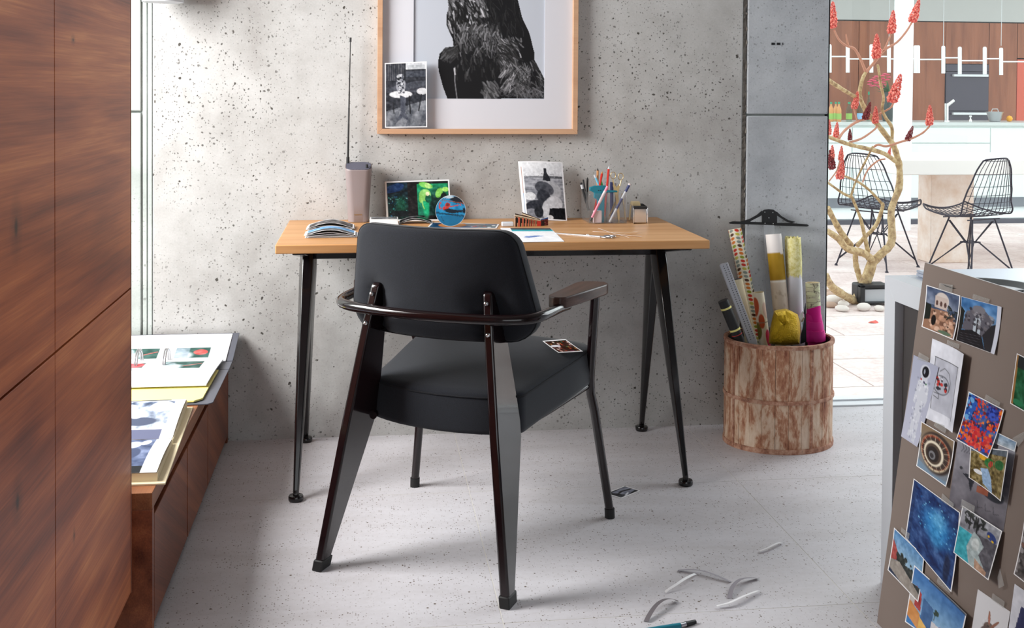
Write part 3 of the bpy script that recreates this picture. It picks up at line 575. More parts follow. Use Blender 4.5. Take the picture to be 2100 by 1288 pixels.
cc.ell(.38, .35, .11, .13, (150, 153, 162)); cc.ell(.37, .22, .08, .04, (190, 193, 200)); cc.dots(50, (.29, .2, .47, .48), .018, [(210, 212, 218), (70, 74, 84), (30, 32, 40)]); cc.poly([(.36, .5), (.5, .54), (.48, .76), (.58, .9), (.42, .84), (.24, .94), (.38, .76)], (74, 78, 90)); cc.noise(20, 30, 40); cc.border(.035)
a = [oy(*p, -.034) for p in ((789, 129.5), (875, 126), (876, 261), (789.5, 262))]
ph = sheet('photo_print', cc, *a, lift=lambda u, v: .004*(u-.5)**2)
tag(origin_to(ph, (a[0]+a[1]+a[2]+a[3])/4), 'small black and white cafe photo tucked into picture frame corner', 'photo')
# ================================================================== things on the desk
def od(x, y, dz=0.): return oz(x, y, DZ+dz)
def quadbox(name, m, Q, t, parent=None, bevel=.0005):   # Q TL,TR,BR,BL front face; box extends behind by t
    Q = [np.array(q, float) for q in Q]; N = np.cross(Q[1]-Q[0], Q[0]-Q[3]); N /= np.linalg.norm(N)
    return MB().prism([q-N*t for q in Q[::-1]][::-1][::-1], Q[::-1]).build(name, m, parent, world=parent is not None, bevel=bevel)
# radio
rd = thing('portable_radio', 'taupe portable radio with tall black telescopic antenna on desk', 'radio', (-.3985, -.064, DZ))
rings = []
for z, w, d in ((0, .062, .052), (.002, .067, .057), (.06, .073, .061), (.12, .080, .065), (.168, .086, .069)): rings.append([(x, y, z) for x, y in rrect(w, d, .022, 6)])
rings.append([(x, y, .171+(y+.035)*.30) for x, y in rrect(.0865, .070, .022, 6)]); rings.append([(x, y, .173+(y+.035)*.30) for x, y in rrect(.0845, .068, .021, 6)]); rings.append([(x, y, .1715+(y+.035)*.30) for x, y in rrect(.081, .0645, .02, 6)])
bdy = MB().loft(rings).build('body', 'taupe_metal', rd, smooth=50)
m = mat('grille', rgb(70, 70, 84), .6); n = NT(m); w_ = n.n('ShaderNodeTexWave'); w_.inputs['Scale'].default_value = 110; w_.wave_type = 'BANDS'; n.l(n.coord(rot=(0, 0, .7)), w_.inputs['Vector']); n.col(n.mix(w_.outputs['Fac'], rgb(40, 40, 50), rgb(112, 112, 130)))
MB().prism([(x, y, .1722+(y+.035)*.30) for x, y in rrect(.080, .0635, .02, 6)], [(x, y, .1742+(y+.035)*.30) for x, y in rrect(.080, .0635, .02, 6)]).build('grille', 'grille', rd)
MB().lathe([(.0042, 0), (.0042, .013), (.003, .014)], 12, (.027, -.018, .176)).build('knob', 'black', rd, smooth=40)
an = [oy(713.2, 343, -.04), oy(713.5, 322, -.04)]; a2, a3 = oy(718.6, 86, -.04), oy(718.8, 77, -.04)
an_o = MB().tube(an, .0052, 10).build('antenna', 'black', rd, world=True, smooth=40)
b = MB(); P0, P1 = np.array(an[1]), np.array(a2); k = 7
for i in range(k): b.tube([P0+(P1-P0)*i/k, P0+(P1-P0)*(i+1)/k], .0034-.0003*i, 10)
b.tube([a2, a3], .0036, 10); b.build('antenna_mast', 'black', rd, world=True, smooth=40)
def text_obj(body, size, m, parent, M, depth=.0004, name='lettering', sx=1.):
    c = bpy.data.curves.new(name, 'FONT'); c.body = body; c.size = size; c.extrude = depth; c.align_x = 'CENTER'
    t = bpy.data.objects.new('tmp', c); COL.objects.link(t); me = bpy.data.meshes.new_from_object(t.evaluated_get(bpy.context.evaluated_depsgraph_get()))
    bpy.data.objects.remove(t); me.materials.clear(); me.materials.append(MATS[m]); o = bpy.data.objects.new(name, me); COL.objects.link(o); o.parent = parent; o.matrix_basis = M @ Matrix.Diagonal((sx, 1, 1, 1)); return o
text_obj('sonoro', .0075, 'brass', rd, Matrix.Translation((-.001, -.0298, .0245)) @ Matrix.Rotation(math.radians(94), 4, 'X'), .0004, 'logo', 1.15)
# aquarium photo book leaning on the wall
Q = [oy(789, 372.5, -.030), oy(921, 368, -.030), oy(925.5, 452.5, -.055), oy(793, 453, -.055)]
ab = thing('photo_book', 'landscape photo book with green aquarium cover leaning on wall', 'book', (Q[2]+Q[3])/2)
quadbox('page_block', 'paper', Q, .014, ab)
c = Cv(130, 82, (10, 10, 12), 21); c.grad(.03, .05, .35, .96, (10, 34, 48), (4, 30, 24)); c.ell(.14, .19, .16, .11, (24, 56, 104), -.3); c.line([(.03, .33), (.36, .24)], .02, (8, 16, 20)); c.dots(60, (.04, .38, .33, .9), .008, [(60, 140, 130), (20, 70, 110), (110, 170, 165)]); c.ell(.24, .6, .09, .2, (10, 80, 52), 0, .7, .8); c.ell(.22, .82, .16, .08, (6, 12, 16)); c.rect(.35, .04, .49, 1, (14, 8, 8))
c.grad(.49, .1, .97, .9, (20, 150, 100), (14, 112, 84)); c.ell(.8, .75, .2, .5, (6, 30, 30), 0, .9, .8); c.rect(.49, .86, 1, 1, (10, 6, 6)); c.ell(.62, .62, .05, .3, (26, 180, 120), 0, .9, .6); c.ell(.63, .13, .11, .07, (120, 200, 90), .3); c.ell(.66, .14, .05, .06, (200, 235, 150), .6, .8)
c.ell(.61, .37, .09, .15, (140, 205, 110), .55); c.ell(.55, .46, .035, .1, (130, 190, 90), .1); c.line([(.56, .5), (.57, .62), (.59, .7)], .016, (150, 200, 100)); c.ell(.66, .46, .05, .1, (12, 90, 66)); c.ell(.65, .34, .03, .05, (226, 220, 180), .4); c.ell(.83, .32, .05, .13, (120, 190, 80), .5); c.ell(.93, .24, .05, .06, (160, 220, 110)); c.ell(.9, .42, .05, .1, (6, 24, 22)); c.noise(24, 18, 46); c.rect(.03, .02, .97, .05, (8, 8, 8)); c.border(.024, (236, 237, 240)); c.rect(0, 0, .034, 1, (214, 206, 198))
N = np.cross(Q[1]-Q[0], Q[0]-Q[3]); N /= np.linalg.norm(N)
sheet('cover', c, *[q+N*.0012 for q in Q], ab)
# postcard with a round cut-out standing up from it
K = [od(886, 456, .0012), od(1024, 459.5, .0012), od(1018, 468.5, .0012), od(874, 468.5, .0012)]
pc = thing('popup_postcard', 'blue postcard with round swimmer cut-out standing upright', 'postcard', (K[0]+K[2])/2)
c = Cv(110, 40, (24, 70, 110), 23); c.noise(10, 4, 60); c.rect(.5, .0, .8, .6, (120, 128, 140)); c.rect(.72, .3, .98, .8, (70, 96, 104)); c.ell(.33, .4, .2, .4, (206, 120, 66)); c.ell(.34, .38, .17, .34, (190, 136, 84)); c.dots(10, (.6, .4, .95, .9), .02, [(225, 228, 232), (180, 70, 60)]); c.border(.03); c.rect(0, .86, 1, 1, (244, 244, 246))
sheet('card', c, *K, pc)
dc = oy(924.3, 434.2, -.225); rd_ = .049; dc[2] = DZ+.0515
c = Cv(84, 84, (28, 140, 196), 24); c.noise(9, 9, 36); c.poly([(.25, .08), (.9, .0), (1, .3), (.62, .25), (.45, .1)], (20, 28, 40)); c.line([(.12, .13), (.95, .27)], .022, (150, 84, 62)); c.ell(.44, .05, .14, .05, (196, 220, 236)); c.rect(0, .66, 1, 1, (20, 106, 148), .8); c.line([(.0, .56), (.98, .68)], .05, (12, 60, 84)); c.line([(.18, .68), (.3, .9)], .012, (10, 50, 70))
c.line([(.3, .36), (.26, .46), (.4, .42), (.13, .4), (.13, .24), (.18, .24)], .035, (206, 58, 50)); c.ell(.4, .32, .085, .09, (200, 60, 46)); c.ell(.4, .3, .05, .05, (120, 40, 40)); c.line([(.46, .37), (.82, .31)], .03, (212, 66, 54)); c.poly([(.26, .46), (.42, .42), (.62, .47), (.8, .48), (.98, .42), (.99, .52), (.8, .56), (.55, .59), (.36, .54)], (16, 30, 44)); c.line([(.92, .44), (.9, .56), (.98, .56)], .03, (14, 26, 40))
b = MB(); th = np.linspace(0, 2*PI, 49)[:-1]; yaw = .10; tl = .05
def dp(u, v, o=0.): # disc-plane point
    x, z = u*rd_, v*rd_; return (dc[0]+x*math.cos(yaw)+o*math.sin(yaw)*-1, dc[1]+x*math.sin(yaw)+z*tl-o*math.cos(yaw), dc[2]+z)
rr = np.linspace(0, 1, 34); vs, cols = [], []; C4 = c.rgba()
for r_ in rr:
    for t in th:
        u, v = r_*math.cos(t), r_*math.sin(t); vs.append(dp(u, v, .001)); i = min(83, max(0, int((u*.5+.5)*84))); j = min(83, max(0, int((.5-v*.5)*84))); cols.append(C4[j, i] if r_ < .985 else (.8, .85, .9, 1))
fs = [(k*48+i, k*48+(i+1) % 48, (k+1)*48+(i+1) % 48, (k+1)*48+i) for k in range(33) for i in range(48)]
fs = [f[::-1] for f in fs]
b.v = [tuple(map(float, p)) for p in vs]; b.f = fs; b.m = [0]*len(fs); k0 = len(b.v)
b.add([dp(math.cos(t), math.sin(t), -.001) for t in th], [tuple(range(48))], 1); b.add([], [], 0)
b.f += [(33*48+i, 33*48+(i+1) % 48, k0+(i+1) % 48, k0+i) for i in range(48)]; b.m += [1]*48
b.c = np.concatenate([np.array(cols), np.ones((48, 4))]); b.build('round_cutout', ['print_satin', 'paper'], pc, world=True)
# curled photo stacks
def stack(x0, x1, y0, y1, n, arch, tops, group, lab, dz=.0016, seed=0, z_=0.):
    rs = random.Random(seed)
    for k in range(n):
        top = k == n-1; c = Cv(30 if not top else 60, 20 if not top else 40, (70+rs.randint(0, 90),)*3, seed+k)
        if top: tops(c)
        else: c.noise(5, 4, 120)
        c.border(.04); a = rs.uniform(-.006, .006); bb = rs.uniform(-.004, .004); z = DZ+.0008+k*dz; ar = arch*(.06+.94*(k/(n-1))**3)
        o = sheet('photo_print', c, (x0+a, y1+bb, z), (x1+a, y1-bb, z), (x1+a, y0-bb, z), (x0+a, y0+bb, z), lift=lambda u, v: ar*math.sin(PI*u)**1.2+.0006*(1-u), m='print_matte')
        tag(origin_to(o, ((x0+x1)/2, (y0+y1)/2, z)), lab[0] if top else lab[1] % ('bottom', 'second from bottom', 'third from bottom', 'third from top', 'second from top')[k], 'photo', group)
def t1(c): c.grad(0, 0, 1, 1, (120, 118, 118), (54, 52, 54)); c.noise(8, 5, 120)
def t2(c): c.grad(0, 0, 1, .6, (70, 130, 190), (150, 190, 220)); c.rect(0, .55, 1, 1, (90, 90, 92)); c.noise(8, 5, 60)
stack(-.553, -.413, -.295, -.200, 6, .016, t1, 'curled photos in the rear stack', ('curled grey photo topping rear stack at desk left end', 'photo %s in the rear curled stack on desk'), .0015, 40)
stack(-.548, -.404, -.462, -.365, 6, .015, t2, 'curled photos in the front stack', ('curled photo with blue sky topping front desk stack', 'photo %s in the front curled stack on desk'), .0015, 60)
# small white paper block with a photo on it, and a dark curled photo next to it
pb = thing('card_pack', 'white pack of cards with grey photo on top beside radio', 'card pack', (-.315, -.13, DZ))
for k in range(4): box('card', (-.362+.002*(k % 2), -.165+.002*k, DZ+.0045*k), (-.270-.001*k, -.095, DZ+.0045*k+.0042), 'paper', pb, world=True, bevel=.0004)
c = Cv(50, 36, (120, 122, 126), 31); c.noise(7, 5, 120); c.border(.05); sheet('photo', c, (-.360, -.096, DZ+.0188), (-.271, -.096, DZ+.0188), (-.271, -.158, DZ+.0188), (-.360, -.158, DZ+.0188), pb)
for k in range(2):
    c = Cv(60, 36, (34, 30, 34), 33+k); c.noise(9, 6, 130); c.border(.03)
    o = sheet('photo_print', c, (-.266, -.075, DZ+.001+.003*k), (-.158, -.085, DZ+.001+.003*k), (-.160, -.150, DZ+.001+.003*k), (-.268, -.145, DZ+.001+.003*k), lift=lambda u, v: (.013+.002*k)*math.sin(PI*u))
    tag(origin_to(o, (-.212, -.11, DZ)), ('dark curled photo print beside the white card pack', 'lower dark curled photo under another beside card pack')[1-k], 'photo', 'dark curled photos')
# white eraser box, aqueduct card, sheet of paper
wbx = od(1028, 464); box_o = MB().box((.056, -.232, DZ), (.094, -.210, DZ+.014)).build('eraser', 'white', bevel=.003, seg=3); tag(origin_to(box_o, (.075, -.221, DZ)), 'small white eraser block in front of brick aqueduct card', 'eraser')
aq = thing('paper_aqueduct', 'folded card cut as red brick aqueduct with arches', 'card', (.15, -.22, DZ))
def arches(n, back=False):
    c = Cv(120, 50, (196, 60, 50), 35)
    for k in range(n):
        w = .17*(.84**k); u = sum(.17*(.84**j) for j in range(k))+.02
        c.rect(u, .22, u+w*.72, 1, (214, 176, 130)); c.rect(u+w*.06, .42, u+w*.66, 1, (36, 24, 22)); c.ell(u+w*.36, .42, w*.30, .16, (36, 24, 22)); c.rect(u+w*.42, .7, u+w*.66, 1, (196, 150, 110))
    c.rect(0, .1, 1, .2, (222, 206, 176)); c.rect(0, 0, 1, .1, (60, 40, 34)); c.rect(0, .2, 1, .24, (90, 40, 34)); return c
BLp, BRp, CRp = od(1055.5, 465), od(1109, 463.5), od(1124, 462); hz = lambda p, h: (p[0], p[1], p[2]+h)
BLp[2] = BRp[2] = CRp[2] = DZ
sheet('front_wall', arches(9), hz(BLp, .043), hz(BRp, .020), BRp, BLp, aq, thick=.0012)
c = Cv(30, 34, (120, 50, 44), 36); c.noise(6, 6, 90); c.rect(.1, .3, .5, 1, (44, 30, 30)); c.rect(0, 0, 1, .18, (40, 96, 170)); sheet('end_wall', c, hz(BRp, .022), hz(CRp, .026), CRp, BRp, aq, thick=.0012)
B2, B3 = np.array([.128, -.175, DZ]), np.array([.196, -.178, DZ]); sheet('rear_wall', arches(7), hz(B2, .040), hz(B3, .014), B3, B2, aq, thick=.0012)
c = Cv(70, 60, (244, 245, 248), 37); c.grad(.2, .02, .98, .14, (30, 40, 44), (70, 60, 60)); c.grad(.2, .14, .98, .26, (30, 150, 164), (90, 190, 200)); c.poly([(.35, .62), (.6, .56), (.75, .6), (.42, .72)], (120, 150, 205)); c.line([(.36, .7), (.6, .62)], .02, (70, 100, 170)); c.noise(12, 10, 14)
K = [od(1026, 467.2, .001), od(1129, 467.7, .001), od(1157.6, 495.3, .001), od(1040, 497, .001)]
o = sheet('paper_sheet', c, *K, m='print_matte'); tag(origin_to(o, sum(K)/4), 'white printed sheet with teal picture lying behind the chair', 'paper')
# boulder photograph leaning on the wall
Q = [oy(1062.5, 331, -.035), oy(1153.5, 333, -.030), oy(1163, 454, -.085), oy(1073.5, 450, -.085)]
lp_ = thing('photo_booklet', 'curved white booklet with black and white boulder photo leaning on wall', 'booklet', (Q[2]+Q[3])/2)
c = Cv(96, 124, (214, 216, 220), 41); c.grad(.1, .03, .96, .3, (222, 224, 228), (206, 208, 214)); c.grad(.1, .28, .96, .98, (150, 152, 160), (110, 112, 120)); c.noise(5, 40, 50, (c.V > .28).astype(float)); c.rect(.1, .26, .96, .285, (120, 122, 128)); c.rect(.62, .25, .96, .29, (90, 92, 98)); c.dots(16, (.12, .21, .95, .27), .012, [(150, 152, 158), (190, 192, 196)])
c.ell(.68, .47, .25, .14, (172, 174, 180), .6); c.ell(.55, .46, .2, .1, (76, 78, 86), .5); c.ell(.44, .44, .12, .09, (66, 68, 76)); c.ell(.5, .62, .15, .14, (48, 50, 58), -.4); c.ell(.72, .72, .2, .13, (196, 198, 204), -.2); c.ell(.2, .6, .12, .07, (206, 208, 212)); c.ell(.28, .76, .22, .09, (40, 42, 50), -.2); c.ell(.2, .86, .14, .05, (120, 122, 130)); c.poly([(.55, .8), (.97, .78), (.97, .98), (.5, .98)], (16, 17, 22)); c.ell(.52, .82, .085, .15, (190, 192, 198), .15); c.ell(.36, .86, .1, .1, (30, 32, 38)); c.ell(.6, .95, .08, .04, (206, 208, 212))
c.poly([(.5, .33), (.54, .2), (.54, .12), (.6, .12), (.61, .2), (.68, .3), (.68, .34)], (40, 41, 48)); c.noise(24, 30, 30); c.rect(0, 0, .095, 1, (236, 236, 240)); c.rect(.05, .1, .062, .55, (170, 110, 80)); c.rect(.05, .55, .062, .9, (110, 150, 190)); c.border(.03, (238, 238, 242))
sheet('page', c, *Q, lp_, lift=lambda u, v: .010*math.sin(PI*u), thick=.0025)
# acrylic pen holder
HX0, HX1, HY0, HY1, HH = .349, .474, -.186, -.045, .100
ph_ = thing('pen_holder', 'clear acrylic desk organiser with compartments holding pens', 'pen holder', ((HX0+HX1)/2, (HY0+HY1)/2, DZ)); tk = .003
box('base', (HX0, HY0, DZ), (HX1, HY1, DZ+tk), 'acrylic', ph_, world=True)
for lo, hi in (((HX0, HY0, DZ+tk), (HX1, HY0+tk, DZ+HH)), ((HX0, HY1-tk, DZ+tk), (HX1, HY1, DZ+HH)), ((HX0, HY0+tk, DZ+tk), (HX0+tk, HY1-tk, DZ+HH)), ((HX1-tk, HY0+tk, DZ+tk), (HX1, HY1-tk, DZ+HH)), ((.411-tk/2, HY0+tk, DZ+tk), (.411+tk/2, HY1-tk, DZ+HH))): box('wall', lo, hi, 'acrylic', ph_, world=True, bevel=.0006)
# bright cut edges along the rim
mat('acrylic_edge', rgb(225, 226, 232), .2)
def c4(x, y): return (1170+x/8.05, 320+y/8.05)
def stick(name, label, cat, pb, pt, Yb, Yt, r, m, parts=(), group='pens and tools in the desk organiser', tip=None, flat=False):
    A = oy(*c4(*pb), Yb); B_ = oy(*c4(*pt), Yt); A[2] = max(A[2], DZ+tk+.001)
    t = thing(name, label, cat, A, 0, group); MB().tube([A, B_], r, 6 if flat else 10).build('barrel', m, t, world=True, smooth=40 if not flat else None)
    for (nm, f0, f1, rk, mm) in parts: MB().tube([A+(B_-A)*f0, A+(B_-A)*f1], rk, 10).build(nm, mm, t, world=True, smooth=40)
    if tip:
        nm, L, mm = tip; d = (B_-A)/np.linalg.norm(B_-A); MB().tube([B_, B_+d*L], [r, .0004], 8).build(nm, mm, t, world=True, smooth=40)
    return t
stick('gel_pen', 'pink gel pen leaning across front of the organiser', 'pen', (325, 1075), (612, 500), -.178, -.172, .0042, 'pink_gel', (('cap', .0, .10, .0048, 'black'), ('grip', .52, .86, .0052, 'pale_pink'), ('clip', .86, 1.0, .0046, 'pink_gel')))
stick('ballpoint_pen', 'clear ballpoint pen with navy ink leaning right in organiser', 'pen', (645, 1090), (975, 465), -.178, -.168, .0042, 'grey_plastic', (('ink_tube', .35, .62, .0044, 'navy_ink'), ('cap', .8, .97, .0047, 'navy_ink'), ('end_plug', .985, 1.01, .0045, 'pale_pink')))
stick('pencil', 'red pencil with white tip standing tallest in organiser', 'pencil', (560, 1000), (630, 215), -.11, -.10, .0038, 'red_paint', tip=('tip', .011, 'white'), flat=True)
stick('pencil', 'red pencil with bare wood point leaning beside teal tool', 'pencil', (400, 900), (520, 290), -.11, -.10, .0038, 'red_paint', tip=('tip', .008, 'pencil_wood'), flat=True)
stick('pencil', 'natural wood pencil standing behind the red pencils', 'pencil', (440, 1000), (449, 240), -.075, -.07, .0038, 'pencil_wood', tip=('tip', .007, 'black'), flat=True)
stick('felt_pen', 'light blue pen leaning left behind the red pencils', 'pen', (560, 700), (400, 320), -.085, -.08, .0036, 'sky_blue', (('end_cap', .9, 1.03, .0038, 'white'),))
stick('felt_pen', 'short green pen behind the teal tool', 'pen', (600, 800), (505, 420), -.078, -.073, .0036, 'green_paint')
stick('marker_pen', 'black marker with silver collar at left of organiser', 'pen', (300, 900), (172, 440), -.12, -.11, .0045, 'black', (('collar', .78, .93, .0047, 'grey_plastic'),))
stick('tweezers', 'slim black tweezers standing left in organiser', 'tweezers', (280, 800), (208, 390), -.09, -.08, .003, 'black')
stick('craft_knife', 'slim dark knife handle at left rear of organiser', 'knife', (270, 850), (280, 380), -.075, -.072, .0035, 'black', tip=('tip', .006, 'black'))
stick('marker_pen', 'thick navy marker standing behind the brass scissors', 'pen', (680, 1000), (680, 430), -.08, -.078, .006, 'navy_ink')
stick('teaspoon', 'white plastic spoon handle behind the scissors', 'spoon', (755, 900), (755, 440), -.075, -.072, .005, 'white')
stick('brush', 'thin brass brush handle leaning in right compartment', 'brush', (640, 1000), (740, 760), -.10, -.09, .0028, 'brass'); stick('compass_leg', 'slim brass drawing compass in right compartment', 'compass', (910, 1080), (850, 620), -.11, -.10, .0028, 'brass')
# sticky notes, teal tool, scissors
nb = MB().box((.366, -.175, DZ+tk), (.392, -.160, DZ+.042)).build('sticky_notes', 'pale_pink', bevel=.0008); tag(origin_to(nb, (.379, -.167, DZ+tk)), 'pale pink sticky note block in front of organiser', 'sticky notes')
def flatcut(name, label, cat, pts, Y, t, m, group=None):
    P = [oy(*c4(*p), Y) for p in pts]; o = thing(name, label, cat, (np.mean([p[0] for p in P]), Y, min(p[2] for p in P)), 0, group)
    return o, MB().prism([p+[0, 0, 0] for p in P], [p+[0, t, 0] for p in P])
tt, b = flatcut('hole_tool', 'teal hand tool with wide head standing in organiser', 'tool', ((318, 520), (400, 492), (590, 488), (610, 565), (775, 572), (778, 600), (600, 605), (565, 690), (560, 1095), (455, 1095), (440, 720), (390, 690), (395, 610), (350, 585), (318, 570)), -.150, .012, 'teal'); b.build('body', 'teal', tt, world=True, bevel=.002)
for px in (462, 492): MB().lathe([(.0016, 0), (.0012, .001)], 8).build('rivet', 'black', tt, world=False).matrix_basis = Matrix.Translation(Vector(oy(*c4(px, 568), -.1505))-tt.location) @ Matrix.Rotation(PI/2, 4, 'X')
sz, b = flatcut('scissors', 'brass scissors standing handles up in organiser', 'scissors', ((700, 480), (735, 470), (760, 520), (790, 470), (820, 480), (790, 620), (815, 1000), (805, 1090), (780, 1040), (745, 700), (735, 640)), -.125, .003, 'brass'); b.build('blades', 'brass', sz, world=True, bevel=.0006)
for (cx, cy, sx) in ((705, 320, -1), (830, 340, 1)):
    C0 = oy(*c4(cx, cy), -.124); MB().tube([C0+np.array([.0085*math.cos(t), 0, .0115*math.sin(t)]) for t in np.linspace(0, 2*PI, 24, endpoint=False)], .0013, 8, closed=True).build('finger_ring', 'brass', sz, world=True, smooth=60)
    MB().tube([C0+np.array([sx*.002, 0, -.011]), oy(*c4(cx-sx*15 if sx > 0 else cx+12, 490), -.124)], [.0016, .0026], 8).build('shank', 'brass', sz, world=True, smooth=60)
# chrome tape dispenser
td = thing('tape_dispenser', 'small chrome tape dispenser at right of pen holder', 'tape dispenser', (.519, -.15, DZ))
T0, T1 = .494, .544
box('body', (T0+.003, -.185, DZ+.002), (T1-.003, -.09, DZ+.052), 'chrome', td, world=True, bevel=.002)
for X in (T0, T1-.0025): MB().prism([(X, -.190, DZ), (X, -.085, DZ), (X, -.085, DZ+.05), (X, -.12, DZ+.06), (X, -.180, DZ+.058), (X, -.190, DZ+.05)], [(X+.0025, -.190, DZ), (X+.0025, -.085, DZ), (X+.0025, -.085, DZ+.05), (X+.0025, -.12, DZ+.06), (X+.0025, -.180, DZ+.058), (X+.0025, -.190, DZ+.05)]).build('side_plate', 'chrome', td, world=True, bevel=.0008)
MB().prism([(T0+.003, -.186, DZ+.048), (T0+.003, -.186, DZ+.055), (T0+.003, -.176, DZ+.058), (T0+.003, -.176, DZ+.05)], [(T1-.003, -.186, DZ+.048), (T1-.003, -.186, DZ+.055), (T1-.003, -.176, DZ+.058), (T1-.003, -.176, DZ+.05)]).build('cutter', 'black', td, world=True)
MB().tube([(T0+.008, -.13, DZ+.045), (T1-.016, -.13, DZ+.045)], .024, 24).build('tape_roll', 'tan_tape', td, world=True, smooth=40)
MB().tube([(T1-.015, -.13, DZ+.045), (T1-.004, -.13, DZ+.045)], .016, 20).build('hub', 'black', td, world=True, smooth=40)
# scissors and paper trimmings lying at the desk's front
kn = thing('scissors', 'long steel scissors lying flat near front of desk', 'scissors', od(1225, 485))
a, b_ = od(1138, 477.5, .002), od(1232, 484.5, .003); dv = (b_-a)/np.linalg.norm(b_-a); pv = np.array([-dv[1], dv[0], 0])
for s in (-1, 1):
    MB().prism([a+[0, 0, -.0015], a+pv*s*.002+[0, 0, -.0015], b_+pv*s*.006+[0, 0, -.002], b_+[0, 0, -.002]], [a+[0, 0, .0005], a+pv*s*.002+[0, 0, .0005], b_+pv*s*.006+[0, 0, .001], b_+[0, 0, .001]]).build('blade', 'steel', kn, world=True)
    c0 = b_+dv*.024+pv*s*.013+[0, 0, .0005]; MB().tube([c0+dv*.017*math.cos(t)+pv*.010*math.sin(t) for t in np.linspace(0, 2*PI, 24, endpoint=False)], .0024, 8, closed=True).build('finger_ring', 'steel', kn, world=True, smooth=60)
MB().lathe([(.004, 0), (.0035, .0015)], 12, tuple(a+(b_-a)*.72+[0, 0, .0012])).build('pivot', 'chrome', kn, world=True)
def strip(label, pts, wdt, m, arch, dz, cat='paper strip', group='paper trimmings', fn=oz, base=0., seg=10):
    P = spline([fn(*p, base) for p in pts], seg); N_ = len(P); L, R2 = [], []
    for i, p in enumerate(P):
        t = P[min(i+1, N_-1)]-P[max(i-1, 0)]; t /= np.linalg.norm(t); q = np.array([-t[1], t[0], 0]); h = dz+arch*math.sin(PI*i/(N_-1))
        L.append(p+q*wdt/2+[0, 0, h]); R2.append(p-q*wdt/2+[0, 0, h+.25*wdt])
    rings = [[l, r_, r_-np.array([0, 0, .0004]), l-np.array([0, 0, .0004])] for l, r_ in zip(L, R2)]
    o = MB().loft(rings).build('paper_strip', m); return tag(origin_to(o, P[N_//2]), label, cat, group)
strip('thin white paper strip lying across steel scissors handles', [(1216, 477.5), (1240, 480), (1280, 482), (1308, 477)], .004, 'paper', .002, .004, base=DZ, group='paper trimmings on the desk')
strip('broad white paper strip pointing right beside scissors rings', [(1249, 483), (1280, 484), (1315, 486.5)], .008, 'paper', .001, .001, base=DZ, group='paper trimmings on the desk')
strip('thin white paper sliver slanting over scissors rings', [(1227, 471.5), (1245, 479), (1262, 484), (1290, 490.5)], .003, 'paper', .002, .005, base=DZ, group='paper trimmings on the desk')
# ------------------------------------------------------------------ photos lying on seat and floor, trimmings on the floor
c = Cv(64, 46, (60, 30, 26), 51); c.noise(9, 6, 80); c.dots(70, (0, .1, 1, 1), .03, [(200, 70, 40), (230, 200, 190), (40, 24, 24), (60, 110, 80), (190, 130, 60), (150, 60, 110), (20, 16, 18)], .9); c.rect(0, 0, 1, .12, (20, 18, 18)); c.ell(.25, .45, .2, .08, (226, 226, 232)); c.border(.045)
K = [oz(*p, z) for p, z in (((1112.5, 700.5), .4855), ((1160, 697), .4925), ((1195.5, 722), .4835), ((1146, 725), .4785))]
o = sheet('photo_print', c, *K, lift=lambda u, v: .0010+.004*(v-.5)**2); tag(origin_to(o, sum(K)/4), 'small colour photo lying on the chair seat', 'photo')
c = Cv(60, 40, (40, 42, 48), 53); c.poly([(.2, .2), (.9, .1), (1, .7), (.4, .9)], (130, 134, 150)); c.line([(.1, .6), (.5, .4), (.9, .5)], .08, (20, 20, 26)); c.line([(.3, .9), (.6, .7)], .06, (210, 212, 220)); c.noise(8, 5, 60); c.border(.05)
K = [oz(*p, .001) for p in ((1281, 996.5), (1313, 1006.5), (1274, 1022), (1240, 1012))]
o = sheet('photo_print', c, K[3], K[0], K[1], K[2], lift=lambda u, v: .002*(u-.5)**2); tag(origin_to(o, sum(K)/4), 'black and white photo lying on floor behind chair leg', 'photo')
F5 = lambda x, y: (1200+x/3.5, 960+y/3.5)
mat('grey_paper', rgb(150, 146, 154), .6); mat('dark_strip', rgb(104, 98, 102), .6)
FG = 'paper trimmings on the floor'
strip('long grey paper strip on floor curving right', [F5(665, 740), F5(800, 752), F5(920, 783), F5(1045, 823)], .010, 'grey_paper', .006, .001, group=FG)
strip('white curled paper strip beside the long grey strip', [F5(795, 768), F5(740, 820), F5(660, 870), F5(575, 898)], .006, 'paper', .012, .002, group=FG)
strip('dark grey arched paper strip nearest bottom edge', [F5(438, 1108), F5(500, 1040), F5(580, 985), F5(660, 960)], .012, 'dark_strip', .014, .001, group=FG)
strip('white paper strip lowest among the right trimmings', [F5(945, 1005), F5(1040, 995), F5(1150, 945), F5(1245, 895)], .009, 'paper', .006, .004, group=FG)
strip('grey hooked paper strip curving down to a point', [F5(1037, 940), F5(1060, 880), F5(1130, 825), F5(1240, 798)], .011, 'grey_paper', .010, .001, group=FG)
strip('lone white paper strip right near the floor joint', [F5(1250, 608), F5(1310, 595), F5(1370, 565), F5(1415, 543)], .008, 'paper', .005, .003, group=FG)
# blue craft knife at the very bottom
kb = thing('craft_knife', 'blue craft knife on floor at bottom edge', 'knife', oz(1380, 1286))
a, b_, c_ = oz(1352, 1290, .006), oz(1395, 1283, .006), oz(1426, 1275, .004)
MB().tube([a-(b_-a)*1.4, a, b_], [.006, .0065, .0062], 10).build('handle', 'teal', kb, world=True, smooth=40)
MB().tube([b_, b_+(c_-b_)*.35], .0052, 10).build('collar', 'steel', kb, world=True, smooth=40)
MB().tube([b_+(c_-b_)*.35, c_], [.0058, .0045], 10).build('cap', 'black', kb, world=True, smooth=40)
